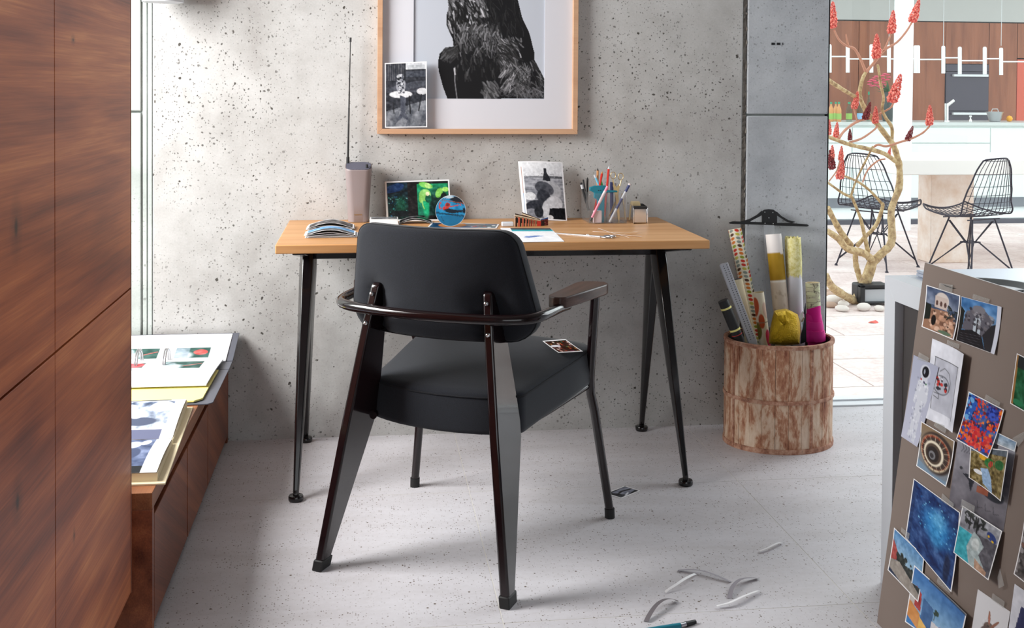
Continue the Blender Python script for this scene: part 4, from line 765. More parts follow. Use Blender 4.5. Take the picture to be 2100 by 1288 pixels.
# ================================================================== paper drum
DX, DY, DA, DB, DH = .995, -.192, .182, .153, .349
m = mat('weathered', rgb(190, 160, 138), .7); n = NT(m); geo = n.n('ShaderNodeNewGeometry'); v = n.n('ShaderNodeMapping'); v.inputs['Scale'].default_value = (1, 1, .32); n.l(geo.outputs['Position'], v.inputs['Vector'])
a = n.noise(v.outputs['Vector'], 22, 6, .68, .4); b2 = n.noise(v.outputs['Vector'], 90, 4, .7)
f = n.math('ADD', n.math('MULTIPLY', a, .8), n.math('MULTIPLY', b2, .25)); cc_ = n.ramp(f, [(.38, rgb(222, 200, 178)), (.50, rgb(206, 176, 150)), (.56, rgb(176, 126, 96)), (.64, rgb(138, 82, 58)), (.76, rgb(88, 56, 46))]); n.col(cc_); n.bump(f, .3, .002)
m = mat('rusty_band', rgb(138, 88, 68), .7); n = NT(m); geo = n.n('ShaderNodeNewGeometry'); v = n.n('ShaderNodeMapping'); n.l(geo.outputs['Position'], v.inputs['Vector']); a = n.noise(v.outputs['Vector'], 40, 6, .7); n.col(n.ramp(a, [(.3, rgb(110, 70, 54)), (.48, rgb(168, 118, 94)), (.62, rgb(200, 160, 136)), (.8, rgb(84, 66, 60))])); n.bump(a, .3, .002)
dr = thing('paper_drum', 'oval weathered brown and cream wooden drum full of paper rolls', 'drum', (DX, DY, 0))
def el(t, k=0.): return ((DA+k)*math.cos(t), (DB+k)*math.sin(t))
NS = 26
for k in range(NS):
    t0, t1 = 2*PI*k/NS+.0025, 2*PI*(k+1)/NS-.0025; ts = np.linspace(t0, t1, 4); pr = .0012*(k % 3)
    outl_ = [el(t, -.002+pr*.6) for t in ts]+[el(t, -.012) for t in ts[::-1]]
    MB().prism([(x, y, .006) for x, y in outl_], [(x, y, DH-.004) for x, y in outl_]).build('stave', 'weathered', dr, smooth=30)
def band(z0, z1, k, name='band'):
    ts = np.linspace(0, 2*PI, 72, endpoint=False); MB().loft([[(*el(t, -.010), z0) for t in ts], [(*el(t, k), z0) for t in ts], [(*el(t, k+.001), (z0+z1)/2) for t in ts], [(*el(t, k), z1) for t in ts], [(*el(t, -.010), z1) for t in ts]], cap=False).build(name, 'rusty_band', dr, smooth=40)
band(0, .016, .0015); band(.160, .172, .0022); band(DH-.012, DH, .0015, 'rim')
for px in (1505, 1664):
    # angle of the strap from its pixel column
    best = min(np.linspace(-PI, 0, 400), key=lambda t: abs((lambda P: 1050+FPX*np.dot(P, RT)/np.dot(P, FW))(np.array([DX+el(t)[0], DY+el(t)[1], .15])-CAM)-px))
    ts = np.linspace(best-.022, best+.022, 4); o_ = [el(t, .0035) for t in ts]+[el(t, -.004) for t in ts[::-1]]
    MB().prism([(x, y, .002) for x, y in o_], [(x, y, DH-.001) for x, y in o_]).build('strap', 'rusty_band', dr, smooth=30)
ts = np.linspace(0, 2*PI, 48, endpoint=False)
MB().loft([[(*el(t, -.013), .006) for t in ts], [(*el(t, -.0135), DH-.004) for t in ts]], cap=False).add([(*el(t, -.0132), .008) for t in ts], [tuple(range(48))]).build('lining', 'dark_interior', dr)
C7 = lambda x, y: (1460+x/4.292, 420+y/4.292)
def roll(name, label, top, low, Yt, Yl, r, cv=None, m=None, z_end=.02, group='rolls in the paper drum', cat='paper roll', n_=20, wall=.0015, end=None):
    A = np.array(oy(*C7(*top), Yt)); B = np.array(oy(*C7(*low), Yl)); d = (B-A)/(A[2]-B[2]); E_ = A+d*(A[2]-z_end)
    # keep the hidden lower end inside the drum
    q = np.array([(E_[0]-DX)/(DA-.02-r), (E_[1]-DY)/(DB-.02-r)]); s = np.linalg.norm(q)
    if s > 1: E_[0] = DX+(E_[0]-DX)/s; E_[1] = DY+(E_[1]-DY)/s
    if end: E_ = np.array([end[0], end[1], z_end])
    t = thing(name, label, cat, (E_[0], E_[1], z_end), 0, group); L = [A, B, E_]
    ax = Vector(A-B).normalized(); u = ax.orthogonal().normalized(); w = ax.cross(u)
    # start the seam at the back
    bk2 = Vector((0, 1, 0)); u = (bk2-ax*bk2.dot(ax)).normalized(); w = ax.cross(u)
    if cv is None:
        MB().tube([E_, B, A], r, n_).build('roll', m, t, world=True, smooth=40); MB().tube([A+np.array(ax)*-.004, A+np.array(ax)*.0006], r*.86, n_).build('hollow_shade', 'dark_interior', t, world=True, smooth=40)  # dark disc on the solid end paints the shade inside a roll
    else:
        b = MB(); vs, cols = [], []; RG = cv.rgba(); H_, W_ = cv.h, cv.w
        tot = np.linalg.norm(A-B)+np.linalg.norm(B-E_); f1 = np.linalg.norm(A-B)/tot
        for j in range(H_):
            f_ = j/(H_-1); C_ = A+(B-A)*(f_/f1) if f_ < f1 else B+(E_-B)*((f_-f1)/(1-f1))
            for i in range(W_):
                th_ = 2*PI*i/W_; p = Vector(C_)+(u*math.cos(th_)+w*math.sin(th_))*r; vs.append(tuple(p)); cols.append(RG[j, i])
        fs = [(j*W_+i, j*W_+(i+1) % W_, (j+1)*W_+(i+1) % W_, (j+1)*W_+i) for j in range(H_-1) for i in range(W_)]
        b.v = vs; b.f = fs; b.m = [0]*len(fs); b.c = np.array(cols); b.build('roll', 'print_matte', t, world=True, smooth=40)
        k = 24; b = MB(); i0 = [Vector(A)+(u*math.cos(2*PI*i/k)+w*math.sin(2*PI*i/k))*r for i in range(k)]; i1 = [Vector(A)+(u*math.cos(2*PI*i/k)+w*math.sin(2*PI*i/k))*(r-wall) for i in range(k)]; i2 = [p-ax*.12 for p in i1]
        b.loft([i0, i1, i2], cap=False).build('inner_face', 'cream_paper', t, world=True, smooth=40)
    return t, A, B, E_
# leaf patterned wrapping paper
cv = Cv(84, 420, (236, 228, 206), 61); pal = [(206, 60, 44), (150, 160, 50), (214, 120, 50), (90, 60, 44), (140, 150, 140), (200, 190, 90)]
for j in range(52):
    for i in range(7):
        col = pal[(i*2+j*5+(j//3)) % 6]; s = 1 if i % 2 else -1; cv.ell((i+.5)/7, (j+.5)/52, .058, .0068, col, .45*s, 1, .25)
roll('wrapping_roll', 'tall wrapping paper roll patterned with tiny coloured leaves', (200, 212), (405, 1215), -.045, -.11, .0225, cv, end=(.998, -.118))
cv = Cv(64, 150, (236, 226, 202), 63)
for (u, v, rx, ry, c_, ro) in ((.30, .10, .12, .07, (196, 88, 50), .4), (.62, .13, .1, .06, (220, 190, 170), -.4), (.3, .27, .12, .06, (120, 112, 50), .4), (.62, .33, .1, .07, (206, 50, 84), -.3), (.34, .5, .12, .07, (96, 52, 40), .5), (.66, .52, .1, .06, (150, 180, 160), -.4), (.34, .72, .12, .07, (150, 140, 60), .4), (.66, .76, .1, .06, (196, 88, 50), -.4), (.45, .2, .09, .05, (196, 88, 50), 0), (.5, .42, .09, .05, (120, 112, 50), 0)): cv.ell(u, v, rx, ry, c_, ro)
cv.rect(0, .205, 1, .215, (150, 130, 100)); cv.rect(0, .60, 1, .61, (150, 130, 100))
roll('wrapping_roll', 'short wrapping paper roll with large retro leaf print', (408, 770), (462, 1200), -.165, -.172, .0185, cv, end=(.996, -.172))
cv = Cv(48, 120, (240, 234, 230), 64); cv.rect(0, .10, 1, .245, (176, 138, 34)); cv.noise(6, 10, 30, ((cv.V > .10) & (cv.V < .245)).astype(float)); cv.rect(0, .245, 1, 1, (228, 214, 196)); cv.rect(0, .243, 1, .252, (250, 246, 238)); cv.dots(16, (0, .27, 1, .4), .02, [(206, 190, 168)]); cv.poly([(.5, .085), (.7, .08), (.7, .115), (.5, .10)], (240, 234, 230))
roll('paper_roll', 'white paper roll wrapped with a gold sheet around its middle', (540, 258), (608, 925), -.06, -.10, .0268, cv, end=(1.052, -.135))
cv = Cv(56, 120, (216, 216, 224), 65); k = .19+.012*np.sin(cv.U*16)+.008*np.sin(cv.U*37); cv.put((cv.V < k).astype(float), (226, 216, 140)); cv.noise(10, 20, 60, (cv.V < k).astype(float)); cv.dots(40, (0, 0, 1, .19), .05, [(240, 234, 180), (206, 196, 110)], .35); cv.rect(0, .28, 1, .285, (180, 180, 190))
t, A, B, E_ = roll('paper_roll', 'white paper roll topped with pale yellow felt fibre paper', (712, 305), (735, 950), -.06, -.105, .0262, cv, end=(1.108, -.125))
m = mat('yellow_felt', rgb(230, 222, 150), .9); n = NT(m); vv = n.coord(); a = n.noise(vv, 90, 5, .7); n.col(n.ramp(a, [(.35, rgb(206, 194, 104)), (.6, rgb(238, 232, 178))])); n.bump(a, .6, .003)
random.seed(8); b = MB(); K_ = 26
rg = lambda z, rr_, jit: [tuple(np.array(A)+(np.array(B)-np.array(A))*z+np.array([rr_*math.cos(2*PI*i/K_), rr_*math.sin(2*PI*i/K_), random.uniform(-jit, jit)])) for i in range(K_)]
b.loft([rg(.50, .0268, .006), rg(.3, .0282, .002), rg(.1, .0278, .002), rg(-.03, .027, .008), rg(-.02, .0235, .006), rg(.1, .023, 0)], cap=False).build('felt_wrap', 'yellow_felt', t, world=True, smooth=50)
cv = Cv(64, 360, (206, 203, 172), 66); r_ = cv.r
for i in range(120): u, v = r_.rand(), r_.rand()*.17; cv.line([(u, v), (u+.12*(r_.rand()-.5), v+.02)], .012, (90, 84, 70), .8); cv.line([(u, v), (u+.12, v+.004)], .01, (90, 84, 70), .7)
for (u, v) in ((.3, .02), (.62, .045), (.38, .075), (.7, .10), (.4, .12), (.58, .145), (.75, .02), (.25, .15)): cv.ell(u, v, .13, .017, (214, 216, 178)); cv.rect(u-.15, v+.008, u+.15, v+.0105, (90, 84, 70), .5)
cv.put((cv.V > .165+.012*np.sin(cv.U*8)).astype(float), (224, 24, 142))
t, A, B, E_ = roll('wrapping_roll', 'roll with black and cream circle print above bright pink tissue', (885, 684), (905, 1180), -.17, -.18, .0235, cv)
random.seed(4)
for k, (f0, f1, r0, r1) in enumerate(((.56, .70, .0255, .0275), (.68, .86, .029, .0315), (.84, 1.02, .034, .0375))):
    P_ = lambda f_, r_, jit: [tuple(np.array(A)+(np.array(B)-np.array(A))*f_+np.array([r_*(1+random.uniform(-.04, .04))*math.cos(2*PI*i/28), .85*r_*math.sin(2*PI*i/28), random.uniform(-jit, jit)])) for i in range(28)]
    MB().loft([P_(f0, .024, .001), P_(f0, r0, .002), P_((f0+f1)/2, (r0+r1)/2, .001), P_(f1, r1, .002), P_(f1+.02, r1-.003, .001)], cap=False).build('tissue_layer', 'magenta_tissue', t, world=True, smooth=40)
# black roll with cream bands
t, A, B, E_ = roll('portfolio_roll', 'black roll tied with two cream bands at drum left', (97, 842), (238, 1185), -.215, -.222, .0175, None, 'black', end=(.90, -.222))
for f_ in (.17, .72): MB().tube([A+(B-A)*f_, A+(B-A)*(f_+.045)], .0183, 20).build('band', 'yellow_card', t, world=True, smooth=40)
MB().tube([A+(B-A)*.86, A+(B-A)*.875], .0181, 20).build('band', 'red_paint', t, world=True, smooth=40)
# triangular scale ruler
A, B = np.array(oy(*C7(98, 520), -.175)), np.array(oy(*C7(350, 1200), -.200)); d = (B-A)/(A[2]-B[2]); E_ = A+d*(A[2]-.03)
E_ = np.array([.955, -.222, .03])
rl = thing('scale_ruler', 'silver three-sided scale ruler leaning left in the drum', 'ruler', (E_[0], E_[1], .03), 0)
ax = Vector(A-B).normalized(); u = (Vector((1, 0, 0))-ax*ax.x).normalized(); w = ax.cross(u)
tri = lambda P, k=1.: [tuple(Vector(P)+(u*math.cos(t)+w*math.sin(t))*.0165*k) for t in (math.radians(200), math.radians(215), math.radians(325), math.radians(340), math.radians(80), math.radians(100))]
mat('ruler_grey', rgb(196, 198, 206), .4); MB().loft([tri(E_), tri(B), tri(A)]).build('body', 'ruler_grey', rl, world=True)
b = MB()
for k in range(34):
    P = Vector(A+(B-A)*(.02+k/35))
    for (a0, mm) in ((math.radians(250), 0), (math.radians(300), 0)):
        c0 = P+(u*math.cos(a0)+w*math.sin(a0))*.0139; e = u*.0015; f2 = ax*.0011; nn = (u*0+w*-1).normalized()*.0011
        b.prism([tuple(c0-e-f2), tuple(c0+e-f2), tuple(c0+e+f2), tuple(c0-e+f2)], [tuple(c0-e-f2+nn), tuple(c0+e-f2+nn), tuple(c0+e+f2+nn), tuple(c0-e+f2+nn)])
b.build('scale_marks', 'black', rl, world=True, kind='stuff')
roll('kraft_roll', 'loosely rolled cream tissue paper behind the scale ruler', (222, 655), (330, 1150), -.125, -.145, .018, None, 'cream_paper', end=(.915, -.155))
A2 = np.array(oy(*C7(275, 800), -.115)); b = MB(); random.seed(12)
# crumpled gold foil
m = mat('gold_foil', rgb(200, 164, 36), .32, .75); n = NT(m); vv = n.coord(); a = n.noise(vv, 55, 6, .7, 1.2); a2_ = n.noise(vv, 170, 4, .7, .8); n.bump(n.math('ADD', a, n.math('MULTIPLY', a2_, .4)), 1., .006)
fo = [C7(*p) for p in ((545, 930), (590, 920), (650, 915), (700, 935), (755, 965), (770, 1030), (778, 1120), (772, 1228), (640, 1236), (498, 1226), (505, 1150), (515, 1060), (530, 990))]
gf = thing('gold_foil', 'crumpled sheet of gold foil bulging from drum front', 'foil', (1.03, -.30, .33)); rng = random.Random(2)
cen = np.mean(np.array(fo), 0); b = MB(); rings = []
for s, Y in ((1., -.262), (.97, -.283), (.85, -.296), (.6, -.304), (.3, -.308), (.05, -.309)):
    rings.append([oy(cen[0]+(p[0]-cen[0])*s+rng.uniform(-.8, .8), cen[1]+(p[1]-cen[1])*s+rng.uniform(-.8, .8), Y+rng.uniform(-.005, .005)) for p in fo])
b.loft(rings, cap=True).build('sheet', 'gold_foil', gf, world=True, smooth=50)
bo_ = [C7(*p) for p in ((826, 866), (832, 1205), (782, 1225), (792, 1045))]
P = [oy(*p, -.215) for p in bo_]; bw = thing('set_square', 'black set square point rising between foil and pink roll', 'set square', (np.mean([p[0] for p in P]), -.215, .30)); MB().prism([p for p in P], [p+[0, .003, 0] for p in P]).build('blade', 'black', bw, world=True)
sv = [C7(*p) for p in ((760, 985), (800, 935), (812, 965), (790, 1090), (775, 1160), (764, 1080))]
P = [oy(*p, -.225) for p in sv]; cen = np.mean(P, 0); s_ = thing('silver_foil', 'crumpled silver foil edge beside gold foil', 'foil', (cen[0], -.225, .36)); MB().loft([P, [cen+(p-cen)*.6+[0, -.012, 0] for p in P], [cen+(p-cen)*.1+[0, -.006, 0] for p in P]]).build('sheet', 'foil_silver', s_, world=True, smooth=20)
# T-square
tq = thing('t_square', 'T-square with black head and clear blade standing in drum', 'T-square', (1.02, -.03, .02)); Yh = -.022
def cut(pts, y0, y1): P = [oy(*C7(*p), Yh) for p in pts]; return [p+[0, y0, 0] for p in P], [p+[0, y1, 0] for p in P]
b = MB()
for pts in (((150, 156), (185, 146), (335, 150), (440, 153), (570, 160), (680, 160), (840, 172), (852, 184), (835, 191), (545, 182), (455, 176), (180, 168), (155, 166)), ((440, 60), (460, 44), (500, 38), (540, 42), (572, 66), (572, 165), (440, 160)), ((330, 126), (395, 90), (440, 52), (442, 90), (400, 112), (345, 140), (335, 151), (250, 149)), ((570, 60), (610, 98), (670, 134), (735, 150), (700, 162), (660, 150), (600, 112), (570, 92))):
    b.prism(*cut(pts, -.003, .003))
hd = b.build('head', 'black', tq, world=True, bevel=.0006)
for p in ((466, 65), (537, 68), (502, 115), (468, 163), (540, 166)): q = oy(*C7(*p), Yh-.0032); MB().lathe([(.0016, 0), (.001, .0006)], 8).build('rivet', 'grey_plastic', hd).matrix_basis = Matrix.Translation(Vector(q)-tq.location) @ Matrix.Rotation(PI/2, 4, 'X')
a, c_ = oy(*C7(456, 176), -.026), oy(*C7(546, 180), -.026)
MB().prism([(a[0], -.028, a[2]), (c_[0], -.028, c_[2]), (c_[0]+.01, -.090, .02), (a[0]+.01, -.090, .02)], [(a[0], -.026, a[2]), (c_[0], -.026, c_[2]), (c_[0]+.01, -.088, .02), (a[0]+.01, -.088, .02)]).build('blade', 'acetate', tq, world=True)
# ================================================================== white table on the right
TXX, TY1, TZ = .843, -1.264, .734; TY0 = -2.15
tb = thing('white_table', 'white framed table behind the taupe pinboard', 'table', (1.5, -1.7, 0))
for xa, xb in ((TXX, TXX+.05), (2.3, 2.35)):
    MB().prism([(xa, TY1, 0), (xb, TY1, 0), (xb, TY1, TZ), (xa, TY1, TZ)], [(xa, TY1-.052, 0), (xb, TY1-.052, 0), (xb, TY1-.052, TZ-.052), (xa, TY1-.052, TZ-.052)]).build('leg', 'white', tb, world=True, bevel=.001)
    MB().prism([(xa, TY0, 0), (xb, TY0, 0), (xb, TY0, TZ), (xa, TY0, TZ)], [(xa, TY0+.052, 0), (xb, TY0+.052, 0), (xb, TY0+.052, TZ-.052), (xa, TY0+.052, TZ-.052)]).build('leg', 'white', tb, world=True, bevel=.001)
    MB().prism([(xa, TY1, TZ), (xb, TY1, TZ), (xb, TY0, TZ), (xa, TY0, TZ)], [(xa, TY1-.052, TZ-.052), (xb, TY1-.052, TZ-.052), (xb, TY0+.052, TZ-.052), (xa, TY0+.052, TZ-.052)]).build('end_rail', 'white', tb, world=True, bevel=.001)
box('end_panel', (TXX+.022, TY0+.05, .03), (TXX+.034, TY1-.05, TZ-.05), 'dark_interior', tb, world=True)
mat('table_glass', rgb(196, 206, 220), .12)
box('tabletop', (TXX+.05, TY0, TZ-.03), (2.3, TY1, TZ), 'table_glass', tb, world=True, bevel=.001)
lt = thing('laptop', 'closed silver laptop lying on the white table', 'laptop', (1.09, -1.385, TZ)); mat('laptop_silver', rgb(190, 198, 212), .3, .4)
box('base', (.91, -1.47, TZ+.001), (1.24, -1.285, TZ+.009), 'laptop_silver', lt, world=True, bevel=.003, seg=3); box('lid', (.91, -1.47, TZ+.0095), (1.24, -1.285, TZ+.016), 'laptop_silver', lt, world=True, bevel=.003, seg=3)
q = oz(2040, 596, TZ+.02); bw = thing('black_bowl', 'shallow black dish with pale rim behind pinboard top', 'dish', (q[0], q[1]+.02, TZ))
MB().lathe([(.03, .0), (.06, .003), (.095, .026), (.097, .028), (.092, .027), (.058, .007), (.001, .005)], 40).build('dish', 'black', bw, smooth=60)
q = oz(2100, 598, TZ+.012); mg = thing('magazine', 'white magazine with black letter on spine at right edge', 'magazine', (q[0]+.1, q[1]+.05, TZ))
box('pages', (-.13, -.06, 0), (.12, .05, .018), 'white', mg, bevel=.001); text_obj('S', .014, 'black', mg, Matrix.Translation((-.098, -.0605, .004)) @ Matrix.Rotation(PI/2, 4, 'X'), .0002, 'lettering', 1.6)
# ================================================================== pinboard
PB0 = np.array([.743, -1.455, 0.]); PUP = np.array([.099, 0, .794]); NB = np.array([-.794, 0, .099]); NB /= np.linalg.norm(NB)
pn = thing('pinboard', 'taupe pinboard leaning on white table covered with taped photos', 'pinboard', (.745, -1.9, 0))
Q = [PB0+PUP, PB0+PUP+[0, -1.0, 0], PB0+[0, -1.0, 0], PB0]
quadbox('board', 'taupe_board', Q, .004, pn, bevel=.0006); mat('board_core', rgb(236, 236, 238), .6); quadbox('backing', 'board_core', [q-NB*.0041 for q in Q], .004, pn)
G1 = lambda x, y: (1780+x/3.39, 520+y/3.39); G2 = lambda x, y: (1780+x/3.009, 860+y/3.009)
def onb(p, h=.0): return opl(p[0], p[1], PB0+NB*h, NB)
PG = 'photos taped to the pinboard'
def pinned(label, cv, quad, h=.0012, lift=None, tape=None, name='photo_print', cat='photo', group=PG, m='print_satin'):
    K = [onb(p, h) for p in quad]; par = thing(name, label, cat, sum(K)/4, 0, group)
    sheet('print', cv, *K, par, lift=lift, m=m, normal=NB)
    for tq_ in (tape or []): T = [onb(p, h+.0022) for p in tq_]; MB().prism(T, [q+NB*.0003 for q in T]).build('tape', 'tape_film', par, world=True)
    return par
q1 = lambda *a: [G1(*p) for p in a]; q2 = lambda *a: [G2(*p) for p in a]
bend = lambda k: (lambda u, v: k*(4*(v-.5)**2)*.5+k*.6*(u*u)*(v*v))
c = Cv(64, 80, (70, 84, 108), 71); c.grad(0, 0, 1, .4, (60, 74, 104), (120, 130, 150)); c.noise(5, 5, 60); c.ell(.5, .25, .2, .18, (206, 196, 190)); c.rect(.3, .18, .66, .44, (196, 180, 172)); [c.ell(.36+.12*k, .33, .035, .06, (86, 60, 56)) for k in range(3)]; c.poly([(.12, .5), (.7, .45), (.95, .7), (.95, 1), (0, 1), (.05, .7)], (150, 112, 90)); c.dots(60, (.2, .5, .95, .95), .05, [(196, 150, 124), (110, 76, 60), (216, 180, 158), (60, 44, 36)], .8); c.ell(.32, .74, .07, .12, (20, 14, 14)); c.poly([(0, .4), (.2, .42), (.2, .75), (0, .8)], (26, 32, 28)); c.dots(14, (.7, .35, .98, .6), .06, [(30, 34, 34), (54, 60, 58)], .9, .5, .3); c.ell(.7, .93, .2, .04, (90, 110, 90)); c.border(.035)
pinned('photo of a rocky villa with arches at pinboard top left', c, q1((412, 218), (648, 293), (608, 603), (378, 510)), lift=bend(.004), tape=[q1((497, 205), (590, 218), (583, 277), (490, 250))])
c = Cv(72, 80, (80, 120, 160), 72); c.grad(0, 0, 1, .5, (70, 120, 176), (110, 150, 190)); c.noise(5, 5, 70, (c.V < .45).astype(float)); c.poly([(.15, .32), (.5, .1), (.78, .3), (.85, .75), (.1, .7)], (92, 90, 100)); c.ell(.47, .2, .16, .09, (120, 118, 126)); c.poly([(.38, .7), (.38, .42), (.46, .3), (.54, .42), (.56, .72)], (180, 190, 200)); c.rect(.44, .4, .48, .7, (50, 48, 54)); c.dots(50, (.14, .2, .85, .6), .03, [(150, 148, 154), (50, 48, 56), (110, 106, 112)], .8); c.poly([(0, .2), (.12, .3), (.1, .7), (0, .8)], (24, 28, 26)); c.poly([(.8, .45), (1, .35), (1, 1), (.75, 1), (.62, .7)], (36, 34, 40)); c.poly([(0, .75), (.36, .66), (.6, .72), (.75, 1), (0, 1)], (22, 20, 26)); [c.line([(.05, .8+.05*k), (.6, .74+.06*k)], .008, (80, 78, 86)) for k in range(4)]; c.border(.02); c.rect(.9, 0, 1, 1, (206, 210, 224))
pinned('photo of an ornate stone gateway under blue sky on pinboard', c, q1((655, 298), (935, 372), (892, 703), (618, 603)), lift=bend(.004), tape=[q1((732, 280), (848, 318), (838, 345), (727, 312))])
c = Cv(64, 120, (224, 226, 236), 73); c.rect(.14, .2, .84, .86, (190, 192, 204)); c.noise(5, 7, 30); c.rect(.12, .2, .86, .212, (20, 20, 24)); c.rect(.83, .2, .845, .88, (30, 30, 34)); c.rect(.14, .2, .15, .85, (70, 70, 78)); c.line([(.3, .36), (.42, .3), (.56, .34), (.64, .45), (.62, .56)], .012, (60, 60, 66)); c.ell(.38, .52, .24, .12, (90, 92, 100)); c.ell(.38, .52, .22, .108, (176, 178, 190)); c.dots(26, (.22, .42, .52, .58), .035, [(40, 40, 48), (110, 112, 124), (220, 222, 230), (200, 50, 44)], .9); c.line([(.2, .64), (.34, .64), (.34, .7), (.2, .68)], .014, (70, 70, 76))
pinned('pencil sketch of a round pod on curling white paper', c, q1((447, 590), (713, 705), (640, 1252), (398, 1140)), .001, lambda u, v: .018*max(0, u-.45)**1.5*2+.002*v, [q1((552, 600), (636, 632), (632, 662), (549, 632))], name='sketch', cat='sketch')
c = Cv(60, 150, (176, 180, 200), 74); c.grad(0, 0, 1, 1, (168, 172, 192), (186, 188, 206)); w_ = (202, 205, 216)
for p in (((.42, .2), (.7, .2), (.78, .36), (.72, .52), (.4, .52), (.33, .34)), ((.34, .26), (.44, .24), (.4, .42), (.36, .54), (.27, .52)), ((.7, .24), (.8, .28), (.86, .44), (.8, .54), (.72, .5), (.76, .4)), ((.4, .5), (.57, .52), (.54, .9), (.36, .88)), ((.56, .5), (.73, .5), (.74, .92), (.58, .92)), ((.33, .86), (.52, .88), (.52, .95), (.3, .93)), ((.57, .9), (.75, .91), (.76, .98), (.58, .97))): c.poly(p, w_)
c.ell(.56, .13, .2, .085, (198, 201, 212)); c.ell(.57, .13, .135, .066, (16, 16, 24)); c.ell(.53, .13, .03, .03, (150, 156, 170)); c.dots(70, (.3, .22, .8, .95), .03, [(128, 132, 152), (170, 173, 190), (226, 228, 236)], .6); c.dots(5, (.42, .23, .7, .27), .025, [(60, 60, 90), (190, 50, 44), (50, 110, 70)])
pinned('tall photo of a standing white astronaut suit on pinboard edge', c, [G1(322, 705), G1(495, 790), G2(312, 172), G2(208, 105)], .0024, bend(.003), [q1((356, 686), (428, 726), (416, 760), (345, 736))])
c = Cv(72, 84, (50, 70, 120), 75); c.noise(6, 6, 80); c.dots(330, (.02, .05, 1, .95), .03, [(226, 96, 30), (206, 60, 30), (240, 130, 40), (190, 40, 40), (230, 84, 60), (40, 80, 190), (130, 30, 30)]); c.dots(50, (0, 0, .25, .5), .05, [(40, 90, 180), (110, 170, 220), (20, 40, 90)]); c.ell(.75, .2, .16, .14, (50, 70, 170), 0, .9); c.dots(40, (.6, .05, .9, .3), .03, [(60, 90, 200), (30, 40, 120)]); c.dots(60, (.3, .6, .9, .98), .035, [(214, 60, 60), (200, 40, 50), (230, 100, 80)]); c.border(.03)
pinned('photo of heaped orange and red fruit on blue cloth', c, [G1(700, 958), G1(945, 1085), G2(770, 243), G2(572, 125)], .0042, lambda u, v: .010*v*v, [q1((820, 978), (920, 1036), (912, 1063), (810, 1010))])
c = Cv(70, 84, (150, 130, 110), 76); c.grad(0, 0, 1, 1, (136, 112, 84), (120, 134, 150)); c.ell(.55, .48, .5, .42, (56, 44, 40)); c.ell(.5, .5, .44, .37, (214, 200, 170)); c.ell(.5, .48, .42, .34, (150, 60, 36)); c.ell(.5, .5, .39, .32, (70, 56, 50))
for k in range(30): a_ = 2*PI*k/30; c.line([(.5+.28*math.cos(a_), .5+.24*math.sin(a_)), (.5+.43*math.cos(a_), .5+.36*math.sin(a_))], .012, (24, 20, 20) if k % 2 else (190, 176, 150))
c.ell(.46, .52, .3, .26, (228, 218, 196)); c.ell(.45, .53, .24, .21, (80, 66, 56)); c.ell(.44, .54, .18, .16, (44, 36, 34)); c.ell(.42, .57, .1, .09, (120, 120, 124)); c.ell(.41, .58, .06, .05, (60, 56, 58)); c.poly([(0, .8), (.5, .95), (1, .9), (1, 1), (0, 1)], (120, 150, 176), .7); c.border(.03)
pinned('photo looking down a spiral staircase on the pinboard', c, q2((333, 12), (540, 135), (493, 418), (303, 288)), .0036, bend(.004), [q2((416, 16), (490, 46), (476, 86), (405, 40))])
c = Cv(80, 110, (120, 118, 128), 77); c.grad(0, 0, 1, 1, (160, 160, 170), (96, 92, 100)); [c.line([(.1+.05*k, .14), (.14+.05*k, .2), (.1+.05*k, .25)], .01, (70, 70, 78)) for k in range(5)]; c.poly([(.18, .52), (.34, .5), (.5, .53), (.4, .58), (.36, .72), (.3, .58)], (40, 42, 52)); c.ell(.72, .62, .22, .09, (34, 36, 46), .3); c.rect(.46, .6, .66, .68, (150, 84, 60)); [c.line([(.5+.14*k, .78), (.52+.14*k, .86), (.6+.14*k, .84)], .01, (60, 58, 66)) for k in range(3)]; c.ell(.14, .46, .03, .02, (60, 60, 66)); c.noise(8, 10, 26)
pinned('grey chalk drawing of whale tails behind other photos', c, q2((562, 75), (912, 175), (835, 692), (497, 525)), .0010, None, [q2((892, 116), (963, 76), (963, 126), (926, 170))], name='drawing', cat='drawing')
c = Cv(50, 24, (150, 170, 190), 78); c.grad(0, 0, 1, 1, (110, 140, 170), (196, 206, 214)); c.noise(6, 3, 60); c.border(.05)
pinned('strip of a sky photo showing above the melon photo', c, q2((800, 82), (920, 140), (905, 200), (785, 150)), .0032)
c = Cv(76, 84, (120, 104, 60), 79); c.noise(16, 16, 90); [c.line([(c.r.rand(), c.r.rand()), (c.r.rand(), c.r.rand())], .008, (150, 134, 84), .5) for k in range(30)]; c.rect(0, 0, 1, .14, (90, 100, 110)); c.ell(.36, .24, .12, .09, (226, 170, 30)); c.ell(.52, .36, .13, .11, (50, 130, 60)); c.ell(.56, .38, .06, .08, (200, 60, 50), .3); c.ell(.8, .34, .13, .1, (44, 110, 56)); [c.line([(.42+.05*k, .28), (.44+.05*k, .44)], .012, (24, 80, 40)) for k in range(4)]; [c.line([(.7+.05*k, .27), (.74+.05*k, .42)], .012, (24, 74, 36)) for k in range(4)]; c.poly([(.3, .55), (.5, .5), (.62, .7), (.7, 1), (.4, .9)], (150, 180, 214)); c.ell(.24, .68, .12, .06, (226, 228, 232)); c.noise(20, 20, 30); c.border(.025)
pinned('photo of watermelons and a blue cloth on straw', c, q2((632, 165), (903, 195), (856, 510), (622, 360)), .0048, lambda u, v: .012*u*u, None)
